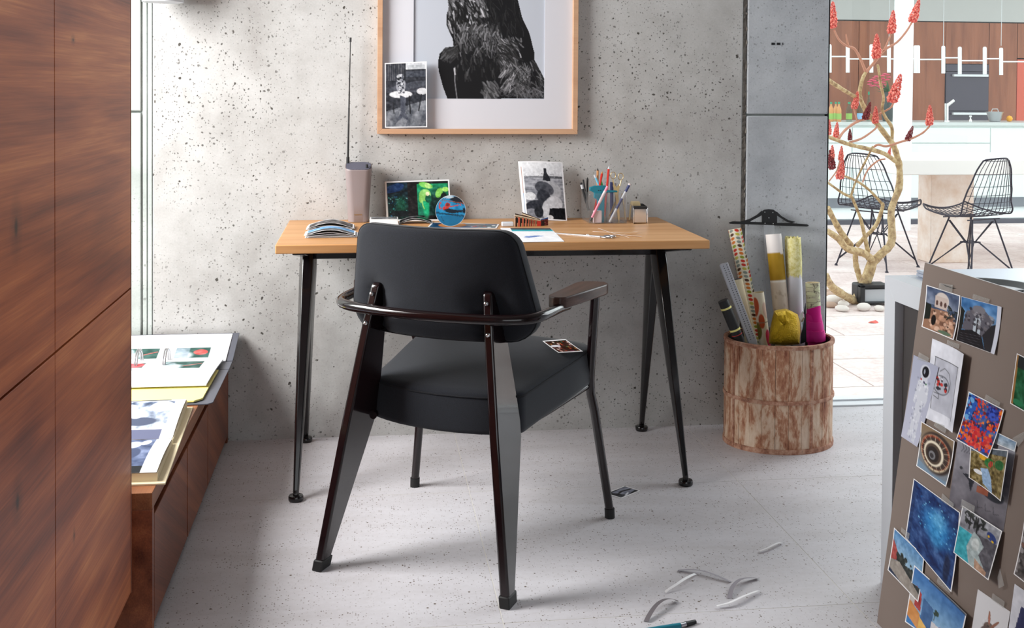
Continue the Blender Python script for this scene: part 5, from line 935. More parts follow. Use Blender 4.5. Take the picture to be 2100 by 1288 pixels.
c = Cv(90, 130, (24, 56, 110), 80); c.noise(6, 8, 60, None, 4); c.ell(.58, .42, .3, .2, (40, 130, 196), .3, .9, .9); c.ell(.6, .32, .14, .12, (110, 180, 220), .2, .6, .9); c.ell(.6, .55, .12, .15, (60, 150, 205), .1, .6, .9); c.dots(60, (.2, .1, .98, .6), .012, [(70, 160, 215), (130, 196, 228), (30, 100, 170)], .8); c.rect(0, 0, .1, 1, (16, 40, 86), .6); c.ell(.85, .8, .06, .18, (14, 26, 60), 0, .8, .5); c.noise(22, 30, 36); c.border(.022)
pinned('large deep blue underwater photo on pinboard', c, q2((282, 365), (568, 575), (543, 1070), (230, 728)), .0024, lambda u, v: .010*u*v*v, [q2((459, 456), (530, 521), (525, 551), (450, 500)), q2((432, 975), (512, 1046), (505, 1076), (425, 1006))])
c = Cv(76, 84, (150, 152, 160), 81); c.grad(0, 0, 1, .4, (170, 172, 180), (120, 120, 128)); c.rect(0, .42, .5, 1, (50, 160, 176)); c.poly([(.45, .35), (1, .3), (1, 1), (.6, 1)], (86, 84, 92)); [c.line([(x, .05), (x+.02, .35)], .03, (30, 28, 32)) for x in (.25, .44)]; c.dots(30, (.12, .02, .62, .24), .06, [(24, 26, 26), (46, 50, 48)], .9, .5, .35); c.poly([(.4, .34), (.55, .38), (.7, .5), (.62, .7), (.8, .85), (.72, 1), (.45, 1), (.3, .7)], (170, 184, 186)); c.ell(.5, .55, .1, .12, (200, 208, 208)); c.ell(.82, .24, .13, .07, (40, 60, 120), .4); c.ell(.75, .25, .03, .02, (220, 180, 40)); c.ell(.86, .3, .03, .02, (220, 180, 40)); c.poly([(.55, .8), (.9, .9), (.9, 1), (.6, 1)], (176, 140, 116)); c.noise(14, 16, 46); c.border(.03)
pinned('photo of a pale sculpture beside a turquoise pool', c, q2((583, 532), (828, 690), (780, 997), (527, 822)), .0052, lambda u, v: .012*u*v, [q2((580, 492), (660, 536), (655, 572), (571, 540)), q2((815, 920), (842, 1026), (806, 1044), (800, 975))])
c = Cv(70, 70, (110, 150, 190), 82); c.grad(0, 0, 1, .6, (80, 130, 180), (160, 190, 210)); c.poly([(0, .2), (.2, .42), (.22, .62), (0, .7)], (160, 70, 66)); c.poly([(.2, .5), (1, .66), (1, .9), (.2, .66)], (44, 48, 46)); c.dots(40, (.2, .42, .95, .62), .04, [(34, 40, 36), (60, 64, 58)]); c.poly([(0, .7), (.3, .6), (1, .86), (1, 1), (0, 1)], (150, 142, 134)); c.poly([(0, .88), (.6, 1), (0, 1)], (50, 60, 84)); c.noise(16, 14, 34); c.border(.03)
pinned('small photo of a sunny cobbled street at board edge', c, q2((165, 668), (350, 845), (318, 1130), (125, 930)), .0034, bend(.003), [q2((206, 666), (258, 706), (251, 742), (204, 692))])
c = Cv(96, 80, (60, 120, 180), 83); c.grad(0, 0, 1, .7, (50, 104, 170), (140, 180, 210)); c.poly([(0, .3), (.16, .3), (.2, .62), (0, .6)], (186, 180, 176)); c.poly([(.1, .28), (.22, .36), (.24, .66), (.12, .62)], (170, 60, 56)); c.poly([(.26, .38), (.46, .44), (.48, .9), (.26, .78)], (60, 100, 150)); c.poly([(0, .56), (.24, .7), (.26, .98), (0, .84)], (206, 140, 76)); c.poly([(.24, .74), (.44, .88), (.44, 1), (.24, 1)], (226, 180, 96)); c.poly([(.46, .66), (.62, .68), (.6, .96), (.46, .94)], (210, 208, 212)); c.poly([(.6, .66), (.9, .6), (.96, 1), (.58, 1)], (150, 72, 110)); c.line([(.5, .5), (.49, .62)], .01, (40, 50, 40)); c.dots(8, (.46, .44, .54, .52), .03, [(40, 60, 44)]); c.noise(14, 12, 24); c.border(.025); c.rect(.3, 0, 1, .05, (30, 34, 40), .6)
pinned('photo of colourful painted houses at pinboard bottom', c, q2((285, 900), (632, 1205), (570, 1490), (228, 1250)), .0044, lambda u, v: .008*u*u, None)
c = Cv(64, 80, (222, 222, 226), 84); c.ell(.5, .72, .17, .14, (110, 92, 84)); c.ell(.46, .86, .2, .16, (96, 80, 74)); c.ell(.46, .48, .035, .17, (150, 104, 84), -.1); c.ell(.64, .56, .035, .16, (150, 104, 84), .55); c.ell(.46, .5, .018, .12, (190, 120, 100), -.1); c.ell(.46, .68, .02, .016, (16, 14, 14)); c.noise(16, 16, 26, c.em(.5, .78, .25, .3))
pinned('photo of a hare with upright ears at pinboard bottom', c, q2((678, 1048), (878, 1188), (838, 1420), (640, 1300)), .0014, None, [q2((770, 1072), (845, 1126), (836, 1166), (762, 1110))])
c = Cv(60, 70, (214, 216, 226), 85); c.poly([(.25, .35), (1, .4), (1, 1), (.15, 1)], (40, 44, 92)); c.noise(8, 8, 20)
pinned('photo of a navy blue object cropped by right edge', c, q2((905, 1015), (1140, 1180), (1100, 1460), (866, 1300)), .0030)
c = Cv(60, 90, (20, 84, 50), 86); c.noise(6, 8, 60); c.rect(0, 0, .12, 1, (150, 110, 60)); c.rect(.1, 0, 1, .25, (30, 34, 36)); c.ell(.3, .9, .2, .06, (40, 120, 80)); c.border(.035)
pinned('green photo cropped by the right picture edge', c, q1((1035, 693), (1200, 775), (1160, 1140), (988, 1043)), .0014)
c = Cv(60, 84, (90, 84, 84), 87); c.noise(8, 10, 120); c.dots(40, (0, .2, 1, 1), .05, [(60, 60, 66), (150, 146, 148), (120, 84, 70)]); c.border(.03)
pinned('grey street photo cropped at right edge below centre', c, q2((968, 630), (1170, 770), (1120, 1125), (903, 955)), .0020, bend(.003))
# ================================================================== courtyard
m = mat('paving', rgb(232, 218, 214), .8); n = NT(m); geo = n.n('ShaderNodeNewGeometry'); v = n.n('ShaderNodeMapping'); n.l(geo.outputs['Position'], v.inputs['Vector']); a = n.noise(v.outputs['Vector'], 3, 6, .65); a2 = n.noise(v.outputs['Vector'], 40, 4, .7)
n.col(n.ramp(n.math('ADD', n.math('MULTIPLY', a, .6), n.math('MULTIPLY', a2, .4)), [(.3, rgb(186, 164, 160)), (.5, rgb(220, 204, 200)), (.7, rgb(238, 230, 227))])); n.bump(a2, .3, .004)
gd = struct(box('ground', (.3, .29, GZ-.1), (11, 13.5, GZ-.006), 'joint'))
YF = 6.4                       # kitchen facade plane
yy = .30; r_ = 0
while yy < YF:
    x = .3-.3*(r_ % 3)
    while x < 9.6:
        if x+.9 > .3 and x > -1+yy*.28: box('slab', (max(x, .3)+.004, yy+.004, GZ-.03), (x+.9-.004, min(yy+.485, YF)-.004, GZ), 'paving', gd)
        x += .9
    yy += .485; r_ += 1
# stone table
m = mat('travertine', rgb(232, 214, 200), .7); n = NT(m); vv = n.coord(); a = n.noise(vv, 5, 6, .65); p_ = pores(n, vv, 40, -.3, .2); n.col(n.mix(n.math('MULTIPLY', p_, .5), n.ramp(a, [(.35, rgb(222, 196, 176)), (.65, rgb(244, 234, 226))]), rgb(190, 150, 120)))
mat('pale_stone', rgb(240, 238, 234), .6)
ta = oz(1886, 540, GZ); tb_ = oz(1995, 548, GZ); ty = float((ta[1]+tb_[1])/2)+.1
xa, xb = float(oy(1908, 500, ty)[0]), float(oy(1996, 500, ty)[0]); zt_ = float(oy(1950, 328, ty-.2)[2]); zb_ = float(oy(1950, 359, ty-.2)[2])
ts_ = thing('stone_table', 'thick pale stone garden table on a travertine block leg', 'table', ((xa+xb)/2, ty+.3, GZ))
box('tabletop', (float(oy(1846, 340, ty-.2)[0]), ty-.2, zb_), (xb+2.2, ty+.75, zt_), 'pale_stone', ts_, world=True, bevel=.006); box('leg', (xa, ty, GZ), (xb, ty+.2, zb_), 'travertine', ts_, world=True, bevel=.006); box('leg', (xa+1.9, ty, GZ), (xb+1.9, ty+.2, zb_), 'travertine', ts_, world=True, bevel=.006)
# wire chairs
def wire_chair(label, loc, rz):
    t = thing('wire_chair', label, 'chair', loc, rz, 'wire chairs in the courtyard')
    vp = spline([(.235, .452), (.16, .430), (.03, .418), (-.10, .425), (-.165, .46), (-.195, .54), (-.225, .66), (-.265, .83)], 6); hw = np.interp(np.linspace(0, 1, len(vp)), [0, .12, .4, .6, .8, .92, 1], [.20, .235, .245, .24, .21, .165, .10])
    nv = len(vp)
    def S(u, k):
        y, z = vp[k]; f = k/(nv-1); seat = max(0, 1-f/.6); bk = min(1, max(0, (f-.45)/.25)); return (hw[k]*u, y+.055*u*u*bk, z+.035*u*u*seat+(-.012*u*u if k == nv-1 else 0))
    rim = [S(u, 0) for u in np.linspace(-1, 1, 9)]+[S(1, k) for k in range(1, nv)]+[S(u, nv-1) for u in np.linspace(.8, -.8, 7)]+[S(-1, k) for k in range(nv-1, 0, -1)]
    MB().tube(rim, .0058, 8, closed=True).build('rim', 'wire_black', t, smooth=60)
    b = MB()
    for k in range(2, nv-1, 3): b.tube([S(u, k) for u in np.linspace(-1, 1, 9)], .0024, 5)
    for u in np.linspace(-.86, .86, 11): b.tube([S(u, k) for k in range(0, nv, 1)], .0024, 5)
    b.build('wire_grid', 'wire_black', t, smooth=60, kind='stuff')
    for sx in (-1, 1):
        for sy in (-1, 1):
            lg = MB().tube([(sx*.205, sy*.20, .012), (sx*.105, sy*.10-.01, .405)], .0058, 8).build('leg', 'wire_black', t, smooth=60)
            MB().lathe([(.013, 0), (.012, .004), (.006, .016)], 12, (sx*.207, sy*.202, 0)).build('foot', 'wire_black', lg, smooth=40)
            MB().tube([(sx*.195, sy*.19, .05), (sx*.03, sy*.05, .235), (sx*.04, -sy*.01, .24), (sx*.105, -sy*.10, .39)], .004, 6).build('brace', 'wire_black', t, smooth=60)
            MB().tube([(sx*.195, sy*.19, .055), (sx*.06, sy*.02, .235), (-sx*.01, sy*.03, .24), (-sx*.10, sy*.09, .385)], .004, 6).build('brace', 'wire_black', t, smooth=60)
    MB().tube([(.05, .04, .238), (-.05, .04, .238), (-.05, -.04, .238), (.05, -.04, .238)], .004, 6, closed=True).build('brace_ring', 'wire_black', t)
    MB().tube([(-.15, .10, .408), (.15, .10, .408)], .005, 6).build('seat_bar', 'wire_black', t); MB().tube([(-.15, -.11, .405), (.15, -.11, .405)], .005, 6).build('seat_bar', 'wire_black', t)
    return t
f1 = [oz(*p, GZ) for p in ((1727, 540), (1771, 556), (1818, 535), (1879, 554))]; c1_ = sum(f1)/4
wire_chair('black wire mesh chair behind the red flowered tree', c1_, math.radians(32-90))
f2 = [oz(*p, GZ) for p in ((1908, 553), (1971, 574), (2016, 568), (2064, 573))]; c2_ = sum(f2)/4
wire_chair('black wire mesh chair right of the stone table leg', c2_, math.radians(108-90))
# sumac tree
m = mat('bark', rgb(178, 150, 100), .8); n = NT(m); vv = n.coord(); a = n.noise(vv, 30, 6, .7); n.col(n.ramp(a, [(.35, rgb(140, 112, 84)), (.5, rgb(188, 160, 116)), (.68, rgb(220, 202, 160))])); n.bump(a, .5, .006)
mat('twig_bark', rgb(196, 140, 116), .7); mat('flower_red', rgb(226, 100, 90), .7); n = NT(MATS['flower_red']); n.col(n.ramp(n.voro(n.coord(), 11).outputs['Distance'], [(.15, rgb(255, 176, 154)), (.5, rgb(236, 116, 104)), (.85, rgb(186, 66, 66))])); mat('flower_dark', rgb(128, 42, 46), .7)
bs = oz(1757, 622, GZ); TYY = float(bs[1])
tr = thing('sumac_tree', 'leafless tree with red flower cones outside the glazing', 'tree', bs)
T7 = lambda x, y: (1680+x/3.902, y/3.902); T8 = lambda x, y: (1680+x/2.3, 300+y/2.3)
pxm = FPX/(TYY-CAM[1])         # pixels per metre at the tree
def branch(pts, r0, r1, dy0=0., dy1=0., m='bark', name='branch'):
    N_ = len(pts); P = [oy(p[0], p[1], TYY+dy0+(dy1-dy0)*i/(N_-1)) for i, p in enumerate(pts)]; P = spline(P, 4); random.seed(len(pts)*7+int(pts[0][0])); rs = [(r0+(r1-r0)*i/(len(P)-1))*random.uniform(.88, 1.12)/pxm for i in range(len(P))]
    return MB().tube(P, rs, 8).build(name, m, tr, world=True, smooth=60)
branch([(1757, 624), (1764, 600), (1778, 570), (1788, 540), (1793, 526)], 14, 10, 0, 0, name='trunk')
branch([(1788, 540), (1808, 520), (1827, 500), (1829, 470), (1828, 430), (1843, 387), (1845, 352), (1841, 326), (1832, 298), (1818, 279), (1800, 256), (1788, 243), (1776, 227), (1766, 207), (1763, 190), (1768, 164), (1775, 149)], 9, 4, 0, .12)
branch([(1775, 149), (1793, 128), (1813, 103), (1839, 87), (1859, 64), (1871, 44)], 3.6, 2, .12, .2, 'twig_bark'); branch([(1775, 146), (1764, 120), (1752, 100), (1736, 94), (1721, 82), (1711, 62)], 3.2, 2, .12, 0, 'twig_bark'); branch([(1813, 103), (1821, 85), (1828, 68)], 2.4, 1.8, .14, .14, 'twig_bark'); branch([(1795, 124), (1797, 118)], 2, 2, .12, .1, 'twig_bark')
branch([(1699, 164), (1713, 174), (1739, 190), (1757, 200), (1766, 205)], 5, 4, -.2, .1); branch([(1829, 290), (1829, 262), (1816, 241), (1809, 223), (1812, 200), (1806, 174), (1803, 151), (1800, 133)], 4, 2.5, .1, -.05); branch([(1700, 281), (1726, 291), (1752, 299), (1783, 306), (1813, 315), (1836, 330)], 4, 5, -.3, .05)
branch([(1788, 305), (1800, 297), (1818, 300), (1844, 292), (1870, 284), (1893, 272), (1906, 259)], 2.6, 2, 0, -.25, 'twig_bark'); branch([(1720, 284), (1734, 266), (1759, 249), (1788, 241)], 3, 2.6, -.2, .1, 'twig_bark'); branch([(1805, 233), (1820, 225), (1829, 218), (1834, 205)], 2.4, 2, .1, -.1, 'twig_bark'); branch([(1742, 292), (1767, 284), (1793, 266), (1800, 256)], 2.4, 2, -.1, .08, 'twig_bark'); branch([(1758, 248), (1752, 225), (1752, 215)], 2, 2, 0, 0, 'twig_bark')
branch([(1697, 426), (1723, 474), (1745, 504)], 6, 7, -.15, 0); branch([(1697, 474), (1720, 490), (1736, 509), (1760, 516), (1776, 522), (1790, 535)], 6, 9, -.25, 0); branch([(1808, 417), (1810, 424), (1797, 461), (1773, 487), (1758, 504)], 3.5, 5, .1, 0); branch([(1745, 400), (1763, 443), (1773, 483), (1780, 517)], 3, 5, -.05, 0)
branch([(1726, 359), (1758, 372), (1784, 391), (1808, 417)], 2.5, 3.2, 0, .1); branch([(1697, 374), (1728, 396), (1745, 404)], 2.5, 3, -.1, -.05); branch([(1745, 402), (1758, 365), (1782, 317), (1790, 300)], 2.6, 2, -.05, -.1); branch([(1769, 374), (1780, 348), (1800, 330), (1815, 326)], 2, 1.6, 0, .05, 'twig_bark'); branch([(1754, 512), (1755, 540), (1760, 560), (1766, 580)], 6, 7, .1, .05); branch([(1694, 566), (1706, 588), (1728, 604), (1757, 620)], 7, 9, -.3, 0)
branch([(1700, 372), (1716, 350), (1722, 330)], 1.6, 1.3, -.1, -.12, 'twig_bark')
# flower cone: one mesh, shared
random.seed(1); b = MB(); nb_ = 84
for i in range(nb_):
    h = i/nb_; r = .19*(1-h)**.6*(.6+.4*min(1, h*6))+.015; a_ = i*2.39996; s = .072*(1-.4*h)*random.uniform(.55, 1.35); c0 = np.array([r*math.cos(a_), r*math.sin(a_), h+random.uniform(-.02, .02)])
    o8 = [c0+s*np.array(d) for d in ((1, 0, 0), (-1, 0, 0), (0, 1, 0), (0, -1, 0), (0, 0, 1.3), (0, 0, -1))]
    b.add(o8, [(0, 2, 4), (2, 1, 4), (1, 3, 4), (3, 0, 4), (2, 0, 5), (1, 2, 5), (3, 1, 5), (0, 3, 5)])
b.tube([(0, 0, -.05), (0, 0, .9)], [.07, .02], 6)
cone0 = b.build('flower_cone', 'flower_red', tr); b.v = list(b.v); cone_d = MB(); cone_d.v, cone_d.f, cone_d.m = b.v, b.f, b.m; cone1 = cone_d.build('flower_cone', 'flower_dark', tr, smooth=60); first = [True, True]
def cone(base, tip, dy, dark=False):
    A, B = oy(base[0], base[1], TYY+dy), oy(tip[0], tip[1], TYY+dy); L = np.linalg.norm(B-A); src = cone1 if dark else cone0; k = int(dark)
    if first[k]: o = src; first[k] = False
    else: o = src.copy(); COL.objects.link(o); o.parent = tr
    q = Vector((0, 0, 1)).rotation_difference(Vector(B-A)); o.matrix_basis = Matrix.Translation(Vector(A)-tr.location) @ q.to_matrix().to_4x4() @ Matrix.Diagonal((L*.92, L*.92, L, 1))
for a_, t_, dy, dk_ in (((1706, 56), (1708, 4), 0, 0), ((1797, 118), (1798, 70), .1, 0), ((1828, 67), (1832, 22), .14, 0), ((1871, 44), (1885, 0), .2, 0), ((1829, 208), (1847, 153), -.1, 0), ((1906, 256), (1907, 216), -.25, 0), ((1752, 222), (1759, 188), 0, 0), ((1795, 252), (1796, 218), .05, 0), ((1774, 244), (1785, 210), 0, 1), ((1743, 287), (1743, 264), -.1, 1), ((1714, 282), (1717, 251), -.15, 0), ((1861, 288), (1872, 259), -.15, 1), ((1822, 320), (1826, 302), 0, 0), ((1706, 326), (1707, 298), -.1, 0), ((1724, 328), (1726, 300), -.12, 0), ((1722, 366), (1727, 322), -.05, 0), ((1699, 276), (1700, 245), -.2, 0), ((1707, 346), (1702, 308), -.1, 1)): cone(a_, t_, dy, bool(dk_))
branch([(1740, 94), (1737, 82), (1735, 70)], 2.2, 1.6, .05, .05, 'twig_bark')
# floodlight and pebbles by the tree
fl_ = thing('floodlight', 'dark cased outdoor floodlight standing on pebbles by the tree', 'floodlight', oz(1790, 626, GZ)); Yl = float(fl_.location.y)
a, c_ = oy(1762, 584, Yl), oy(1824, 621, Yl); x0_, x1_, z0_, z1_ = float(a[0]), float(c_[0]), float(c_[2]), float(a[2])
MB().box((x0_, Yl+.02, z0_), (x1_, Yl+.11, z1_)).build('case', 'black', fl_, world=True, bevel=.012, seg=3)
MB().box((x0_, Yl-.02, z1_-.018), (x1_, Yl+.02, z1_)).box((x0_, Yl-.02, z0_), (x0_+.03, Yl+.02, z1_)).box((x0_, Yl-.02, z0_), (x1_, Yl+.02, z0_+.008)).build('hood', 'black', fl_, world=True, bevel=.004)
box('lens', (x0_+.03, Yl+.005, z0_+.008), (x1_-.004, Yl+.02, z1_-.03), 'white', fl_, world=True, bevel=.002); box('stand', ((x0_+x1_)/2-.02, Yl+.04, GZ), ((x0_+x1_)/2+.02, Yl+.08, z0_+.01), 'black', fl_, world=True)
mat('pebble_pale', rgb(226, 218, 212), .8); mat('pebble_tan', rgb(186, 158, 140), .8)
random.seed(9); b = MB(); prof = [(.02, 0), (.35, .04), (.5, .2), (.47, .36), (.3, .5), (.02, .54)]; b.lathe(prof, 12); pe0 = None
cands = []
for k in range(60):
    px, py = random.uniform(1690, 1850), random.uniform(598, 640); cands.append((px, py, random.uniform(.05, .10)))
placed = []
for px, py, s in cands:
    P = oz(px, py, GZ)
    if any(math.hypot(P[0]-q[0], P[1]-q[1]) < (s+q[2])*.46 for q in placed) or math.hypot(P[0]-bs[0], P[1]-bs[1]) < .09 or (x0_-.06 < P[0] < x1_+.06 and Yl-.07 < P[1] < Yl+.16): continue
    placed.append((P[0], P[1], s))
for k, (x, y, s) in enumerate(placed):
    if k < 2: pe = b.build('pebble', ('pebble_pale', 'pebble_tan')[k], None, smooth=60); P_src = (pe,) if k == 0 else (P_src[0], pe)
    else: pe = P_src[1 if random.random() < .25 else 0].copy(); COL.objects.link(pe)
    pe.location = (x, y, GZ); pe.rotation_euler = (0, 0, random.uniform(0, 6)); pe.scale = (s*1.25, s*.95, s*random.uniform(.8, 1.05))
    tag(pe, 'smooth rounded pebble on the paving around the tree base', 'pebble', 'pebbles around the tree base')
rp = oz(1791, 662, GZ); o = MB().loft([[(.03*math.cos(t), .02*math.sin(t), .001+.004*math.sin(2*t)) for t in np.linspace(0, 2*PI, 9)[:-1]], [(.026*math.cos(t), .017*math.sin(t), .006+.006*math.sin(2*t)) for t in np.linspace(0, 2*PI, 9)[:-1]]]).build('petal', 'flower_red', smooth=50); o.location = rp; tag(o, 'fallen red petal lying alone on the paving', 'petal')
# ================================================================== kitchen across the courtyard
wk = lambda px, py, Y: oy(px, py, Y)
cl = wk(1850, 300, YF-.45); colm = MB().lathe([(.085, 0), (.085, 3.6)], 28, (0, 0, 0)).build('column', 'white_gloss', smooth=40); colm.location = (cl[0], YF-.45, GZ); tag(colm, 'round white steel column in front of the kitchen glazing', 'column')
XK0, XK1 = 2.6, 8.2
w3 = struct(MB().box((XK0, YF-.03, GZ), (XK1, YF+.05, GZ+.045)).box((XK0, YF-.03, 2.9), (XK1, YF+.05, 3.0)).build('window_3', 'charcoal_card'))
box('pane', (XK0, YF, GZ+.045), (XK1, YF+.01, 2.9), 'glass', w3)
mat('kitchen_floor', rgb(236, 236, 238), .4); kf = struct(box('kitchen_floor', (XK0, YF+.05, GZ-.005), (XK1, 13, GZ+.002), 'kitchen_floor'))
YK = 7.75; mat('cabinet_white', rgb(238, 243, 242), .35); mat('steel_top', rgb(206, 208, 208), .3, .3); mat('grey_kick', rgb(150, 150, 160), .5)
zc = float(wk(1950, 251, YK)[2]); zb2 = float(wk(1950, 405, YK)[2]); xs = float(wk(2031, 300, YK)[0]); zsplit = float(wk(1950, 293.5, YK)[2])
isl = thing('kitchen_island', 'long white kitchen island with drawers behind the glazing', 'kitchen island', (5.0, YK+.4, GZ))
box('worktop', (3.0, YK-.02, zc-.035), (8.0, YK+.85, zc), 'steel_top', isl, world=True, bevel=.003); box('body', (3.02, YK+.02, zb2), (7.98, YK+.8, zc-.036), 'cabinet_white', isl, world=True); box('toe_kick', (3.1, YK+.1, GZ), (7.9, YK+.75, zb2), 'grey_kick', isl, world=True)
for x0_2, x1_2 in ((3.02, xs-1.6), (xs-1.592, xs-.004)):
    box('drawer', (x0_2+.003, YK, zsplit+.004), (x1_2, YK+.02, zc-.06), 'cabinet_white', isl, world=True, bevel=.001); box('drawer', (x0_2+.003, YK, zb2), (x1_2, YK+.02, zsplit-.004), 'cabinet_white', isl, world=True, bevel=.001)
box('door', (xs+.004, YK, zb2), (xs+.9, YK+.02, zc-.06), 'cabinet_white', isl, world=True, bevel=.001); box('door', (xs+.906, YK, zb2), (7.97, YK+.02, zc-.06), 'cabinet_white', isl, world=True, bevel=.001)
YB = 10.6; mat('upper_shade_grey', rgb(186, 184, 182), .7); zt2 = float(wk(1950, 46, YB)[2])  # shade on the white upper wall is put into this grey
struct(box('wall_kitchen', (XK0, YB+.65, GZ), (10.5, YB+.8, 3.4), 'plaster')); struct(box('trim_2', (XK0, YB-.02, zt2+.015), (10.5, YB+.66, 3.4), 'upper_shade_grey'))
struct(box('kitchen_shade_roof', (XK0, 9.0, 3.4), (10.5, YB+.8, 3.5), 'upper_shade_grey'))  # unseen partial roof added to keep sky light off the tall cupboards
tu = thing('tall_cupboards', 'reddish wood tall kitchen cupboards along far kitchen wall', 'cupboard', (6.5, YB+.3, GZ))
sx_ = [float(wk(p, 120, YB)[0]) for p in (1600, 1680, 1761, 1850, 1939, 2028, 2086, 2160, 2240)]; ovz0, ovz1 = float(wk(1980, 251, YB)[2])-.02, float(wk(1980, 132, YB)[2]); 
for i in range(len(sx_)-1):
    x0_2, x1_2 = sx_[i]+.004, sx_[i+1]-.004; mm = 'kitchen_wood'
    if i == 4: box('door', (x0_2, YB, ovz1+.006), (x1_2, YB+.6, zt2), mm, tu, world=True, bevel=.002); box('drawer', (x0_2, YB, GZ+.08), (x1_2, YB+.6, ovz0-.006), mm, tu, world=True, bevel=.002)
    elif i == 6: mat('orange_front', rgb(206, 90, 66), .4); box('door', (x0_2, YB, GZ+.08), (x1_2, YB+.6, float(wk(2090, 122, YB)[2])), 'orange_front', tu, world=True, bevel=.002); box('door', (x0_2, YB, float(wk(2090, 119, YB)[2])), (x1_2, YB+.6, zt2), mm, tu, world=True, bevel=.002)
    else: box('door', (x0_2, YB, GZ+.08), (x1_2, YB+.6, zt2), mm, tu, world=True, bevel=.002)
box('gap_trim', (sx_[0], YB+.02, zt2), (sx_[-1], YB+.6, zt2+.015), 'black', tu, world=True)
ov = thing('oven', 'black built-in oven with two pale handles in wood cupboards', 'oven', ((sx_[4]+sx_[5])/2, YB, ovz0)); mat('oven_black', rgb(64, 56, 72), .2)
zh1, zh2 = float(wk(1985, 155, YB)[2]), float(wk(1985, 233, YB)[2]); zd = float(wk(1985, 228, YB)[2])
box('door', (sx_[4]+.005, YB-.015, zd+.004), (sx_[5]-.005, YB+.5, zh1+.05), 'oven_black', ov, world=True, bevel=.002); box('control_panel', (sx_[4]+.005, YB-.015, zh1+.056), (sx_[5]-.005, YB+.5, ovz1), 'oven_black', ov, world=True, bevel=.002); box('drawer', (sx_[4]+.005, YB-.015, ovz0), (sx_[5]-.005, YB+.5, zd-.002), 'oven_black', ov, world=True, bevel=.002)
for z_ in (zh1, zh2): box('handle', (sx_[4]+.09, YB-.07, z_-.016), (sx_[5]-.04, YB-.02, z_+.016), 'aluminium', ov, world=True, bevel=.004)
# pendant of white tubes over the island
YP = YK+.35; pd = thing('pendant_lamp', 'pendant lamp of upright white tubes joined by thin bars', 'lamp', tuple(wk(1930, 150, YP)))
tubes = [(1701.5, 91, 149), (1738.5, 92, 149), (1787, 91, 149), (1823, 92, 149), (1877.5, 93, 150), (1882.8, 93, 150), (1934.5, 94, 150.5), (1968.3, 96, 152), (2019.5, 96, 152.5), (2053, 98, 154), (2105, 98, 154)]
for px, y0, y1 in tubes:
    a, c_ = wk(px, y0, YP), wk(px, y1, YP); MB().tube([a, a+(c_-a)*.04, c_], [.012, .021, .021], 14).build('tube', 'white_gloss', pd, world=True, smooth=60)
bars = [116, 121, 116, 121, 121, 122, 118.5, 124.5, 120.5, 126.5]
for k, yb in enumerate(bars): MB().tube([wk(tubes[k][0], yb, YP), wk(tubes[k+1][0], yb, YP)], .008, 8).build('bar', 'white_gloss', pd, world=True, smooth=60)
for px in (1823, 1934.5, 2053): a = wk(px, 94, YP); MB().tube([a, (a[0], a[1], 3.3)], .003, 6).build('cable', 'steel', pd, world=True)
# things on the worktop
mat('cap_green', rgb(40, 150, 110), .4); mat('cap_blue', rgb(60, 130, 210), .4); mat('label_green', rgb(150, 190, 90), .5); mat('label_blue', rgb(150, 190, 230), .5); mat('juice', rgb(214, 150, 90), .25)
def bottle(label, px, ytop, w, mbody, mlab, mcap, Y):
    P = wk(px, 250, Y); P[2] = zc; h = float(wk(px, ytop, Y)[2])-zc; r = w/2/(FPX/(Y-CAM[1])); t = thing('bottle', label, 'bottle', P, 0, 'bottles on the kitchen island')
    MB().lathe([(r*.9, 0), (r, .01), (r, h*.58), (r*.85, h*.68), (r*.36, h*.82), (r*.34, h*.92)], 16).build('glass_body', mbody, t, smooth=60); MB().lathe([(r*1.02, h*.12), (r*1.02, h*.42)], 16).build('label', mlab, t, smooth=60); MB().lathe([(r*.42, h*.9), (r*.42, h*.99), (r*.36, h)], 12).build('cap', mcap, t, smooth=40)
bottle('orange juice bottle with green cap nearest the concrete wall', 1704, 209, 11, 'juice', 'label_green', 'cap_green', YK+.15); bottle('juice bottle with green label second from concrete wall', 1713.5, 209, 10, 'juice', 'label_green', 'cap_green', YK+.35); bottle('juice bottle with green label third from concrete wall', 1720, 209, 11, 'juice', 'label_green', 'cap_green', YK+.12)
bottle('clear water bottle with green label and cap', 1741, 209, 13, 'bottle_glass', 'label_green', 'cap_green', YK+.15); bottle('clear water bottle with blue label and cap', 1763, 208, 12, 'bottle_glass', 'label_blue', 'cap_blue', YK+.15); bottle('tall slim clear bottle with green cap behind the others', 1781, 188, 9, 'bottle_glass', 'bottle_glass', 'cap_green', YK+.45)
P = wk(1820, 250, YK+.4); P[2] = zc; vs = thing('flower_vase', 'dark vase of pink flowers on the kitchen island', 'vase', P); mat('vase_dark', rgb(60, 66, 66), .3); mat('petal_pink', rgb(226, 90, 120), .6); mat('stem_green', rgb(96, 150, 70), .6)
MB().lathe([(.05, 0), (.065, .05), (.07, .2), (.06, .3), (.065, .33), (.055, .33)], 20).build('vase', 'vase_dark', vs, smooth=60)
for px, py in ((1788, 170), (1797, 163), (1815, 158), (1806, 174)):
    H_ = wk(px, py, YK+.4); MB().tube(spline([P+[0, 0, .3], (P+H_)/2+[.03, 0, .12], H_], 6), .004, 6).build('stem', 'stem_green', vs, world=True, smooth=60)
    b = MB(); rr = random.Random(int(px))
    for k in range(7): a_ = 2*PI*k/7; c0 = H_+np.array([.035*math.cos(a_), -.01, .035*math.sin(a_)]); b.lathe([(.002, -.008), (.026, -.004), (.028, .003), (.004, .01)], 8, tuple(c0))
    b.build('flower', 'petal_pink', vs, world=True, smooth=60)
b = MB(); rr = random.Random(4)
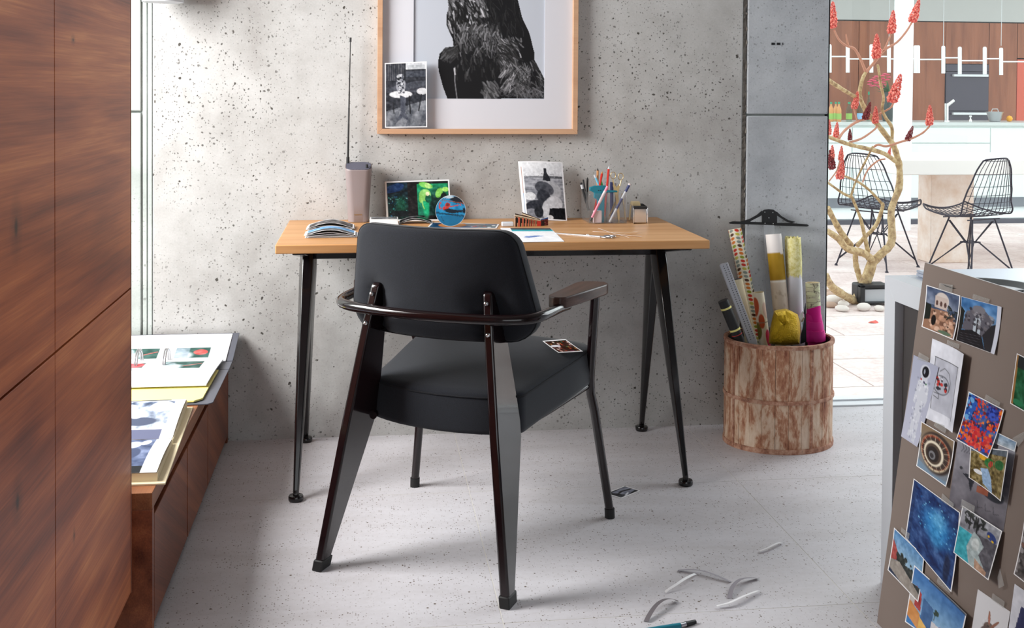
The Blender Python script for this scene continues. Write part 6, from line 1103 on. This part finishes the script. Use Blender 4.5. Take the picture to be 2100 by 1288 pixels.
for k in range(26):
    a_ = rr.uniform(0, 2*PI); L = rr.uniform(.08, .18); d = np.array([math.cos(a_), math.sin(a_)*.6, rr.uniform(.1, 1.)]); d /= np.linalg.norm(d); p0_ = P+[0, 0, .31]; s_ = np.cross(d, [0, 0, 1.])*.18
    b.add([p0_, p0_+d*L*.5+s_*L, p0_+d*L, p0_+d*L*.5-s_*L], [(0, 1, 2, 3)])
mat('leaf_green', rgb(70, 110, 70), .6); b.build('foliage', 'leaf_green', vs, world=True, kind='stuff')
P = wk(1941, 250, YK+.3); P[2] = zc; fc = thing('faucet', 'chrome kitchen faucet with tilted spout on the island', 'faucet', P); hq = wk(1941, 212, YK+.3); sp = wk(1956, 206, YK+.3)
MB().tube([P, hq], .022, 12).build('column', 'chrome', fc, world=True, smooth=50); MB().tube([hq-[0, 0, .03], sp], [.02, .018], 12).build('spout', 'chrome', fc, world=True, smooth=50); MB().lathe([(.035, 0), (.03, .012)], 14).build('base', 'chrome', fc, smooth=50)
P = wk(2040, 250, YK+.3); P[2] = zc; cd_ = thing('colander', 'steel colander bowl with raised handle on the island', 'colander', P); ms = pxk = (YK+.3-CAM[1])/FPX
MB().lathe([(10*ms, .0), (12*ms, .01), (17*ms, 20*ms), (19*ms, 22*ms), (16.5*ms, 20*ms), (11*ms, .02)], 24).build('bowl', 'steel', cd_, smooth=50); MB().tube([(-8*ms, 0, 22*ms), (-6*ms, 0, 28*ms), (6*ms, 0, 28*ms), (8*ms, 0, 22*ms)], 1*ms, 8).build('handle', 'steel', cd_, smooth=50)
P = wk(2070, 250, YK+.3); P[2] = zc; lm = thing('lemon', 'single bright orange citrus fruit on the island worktop', 'fruit', P); MB().lathe([(.001, 0), (.025, .008), (.036, .035), (.025, .06), (.006, .068), (.001, .072)], 16).build('fruit', 'orange_fruit', lm, smooth=60)
P = wk(1990, 250, YK+.3); P[2] = zc; sk = thing('sink_plug', 'small chrome tap knob beside the island sink', 'tap', P); MB().lathe([(.02, 0), (.02, .02), (.008, .03), (.008, .05), (.016, .055), (.014, .07)], 12).build('knob', 'chrome', sk, smooth=50)
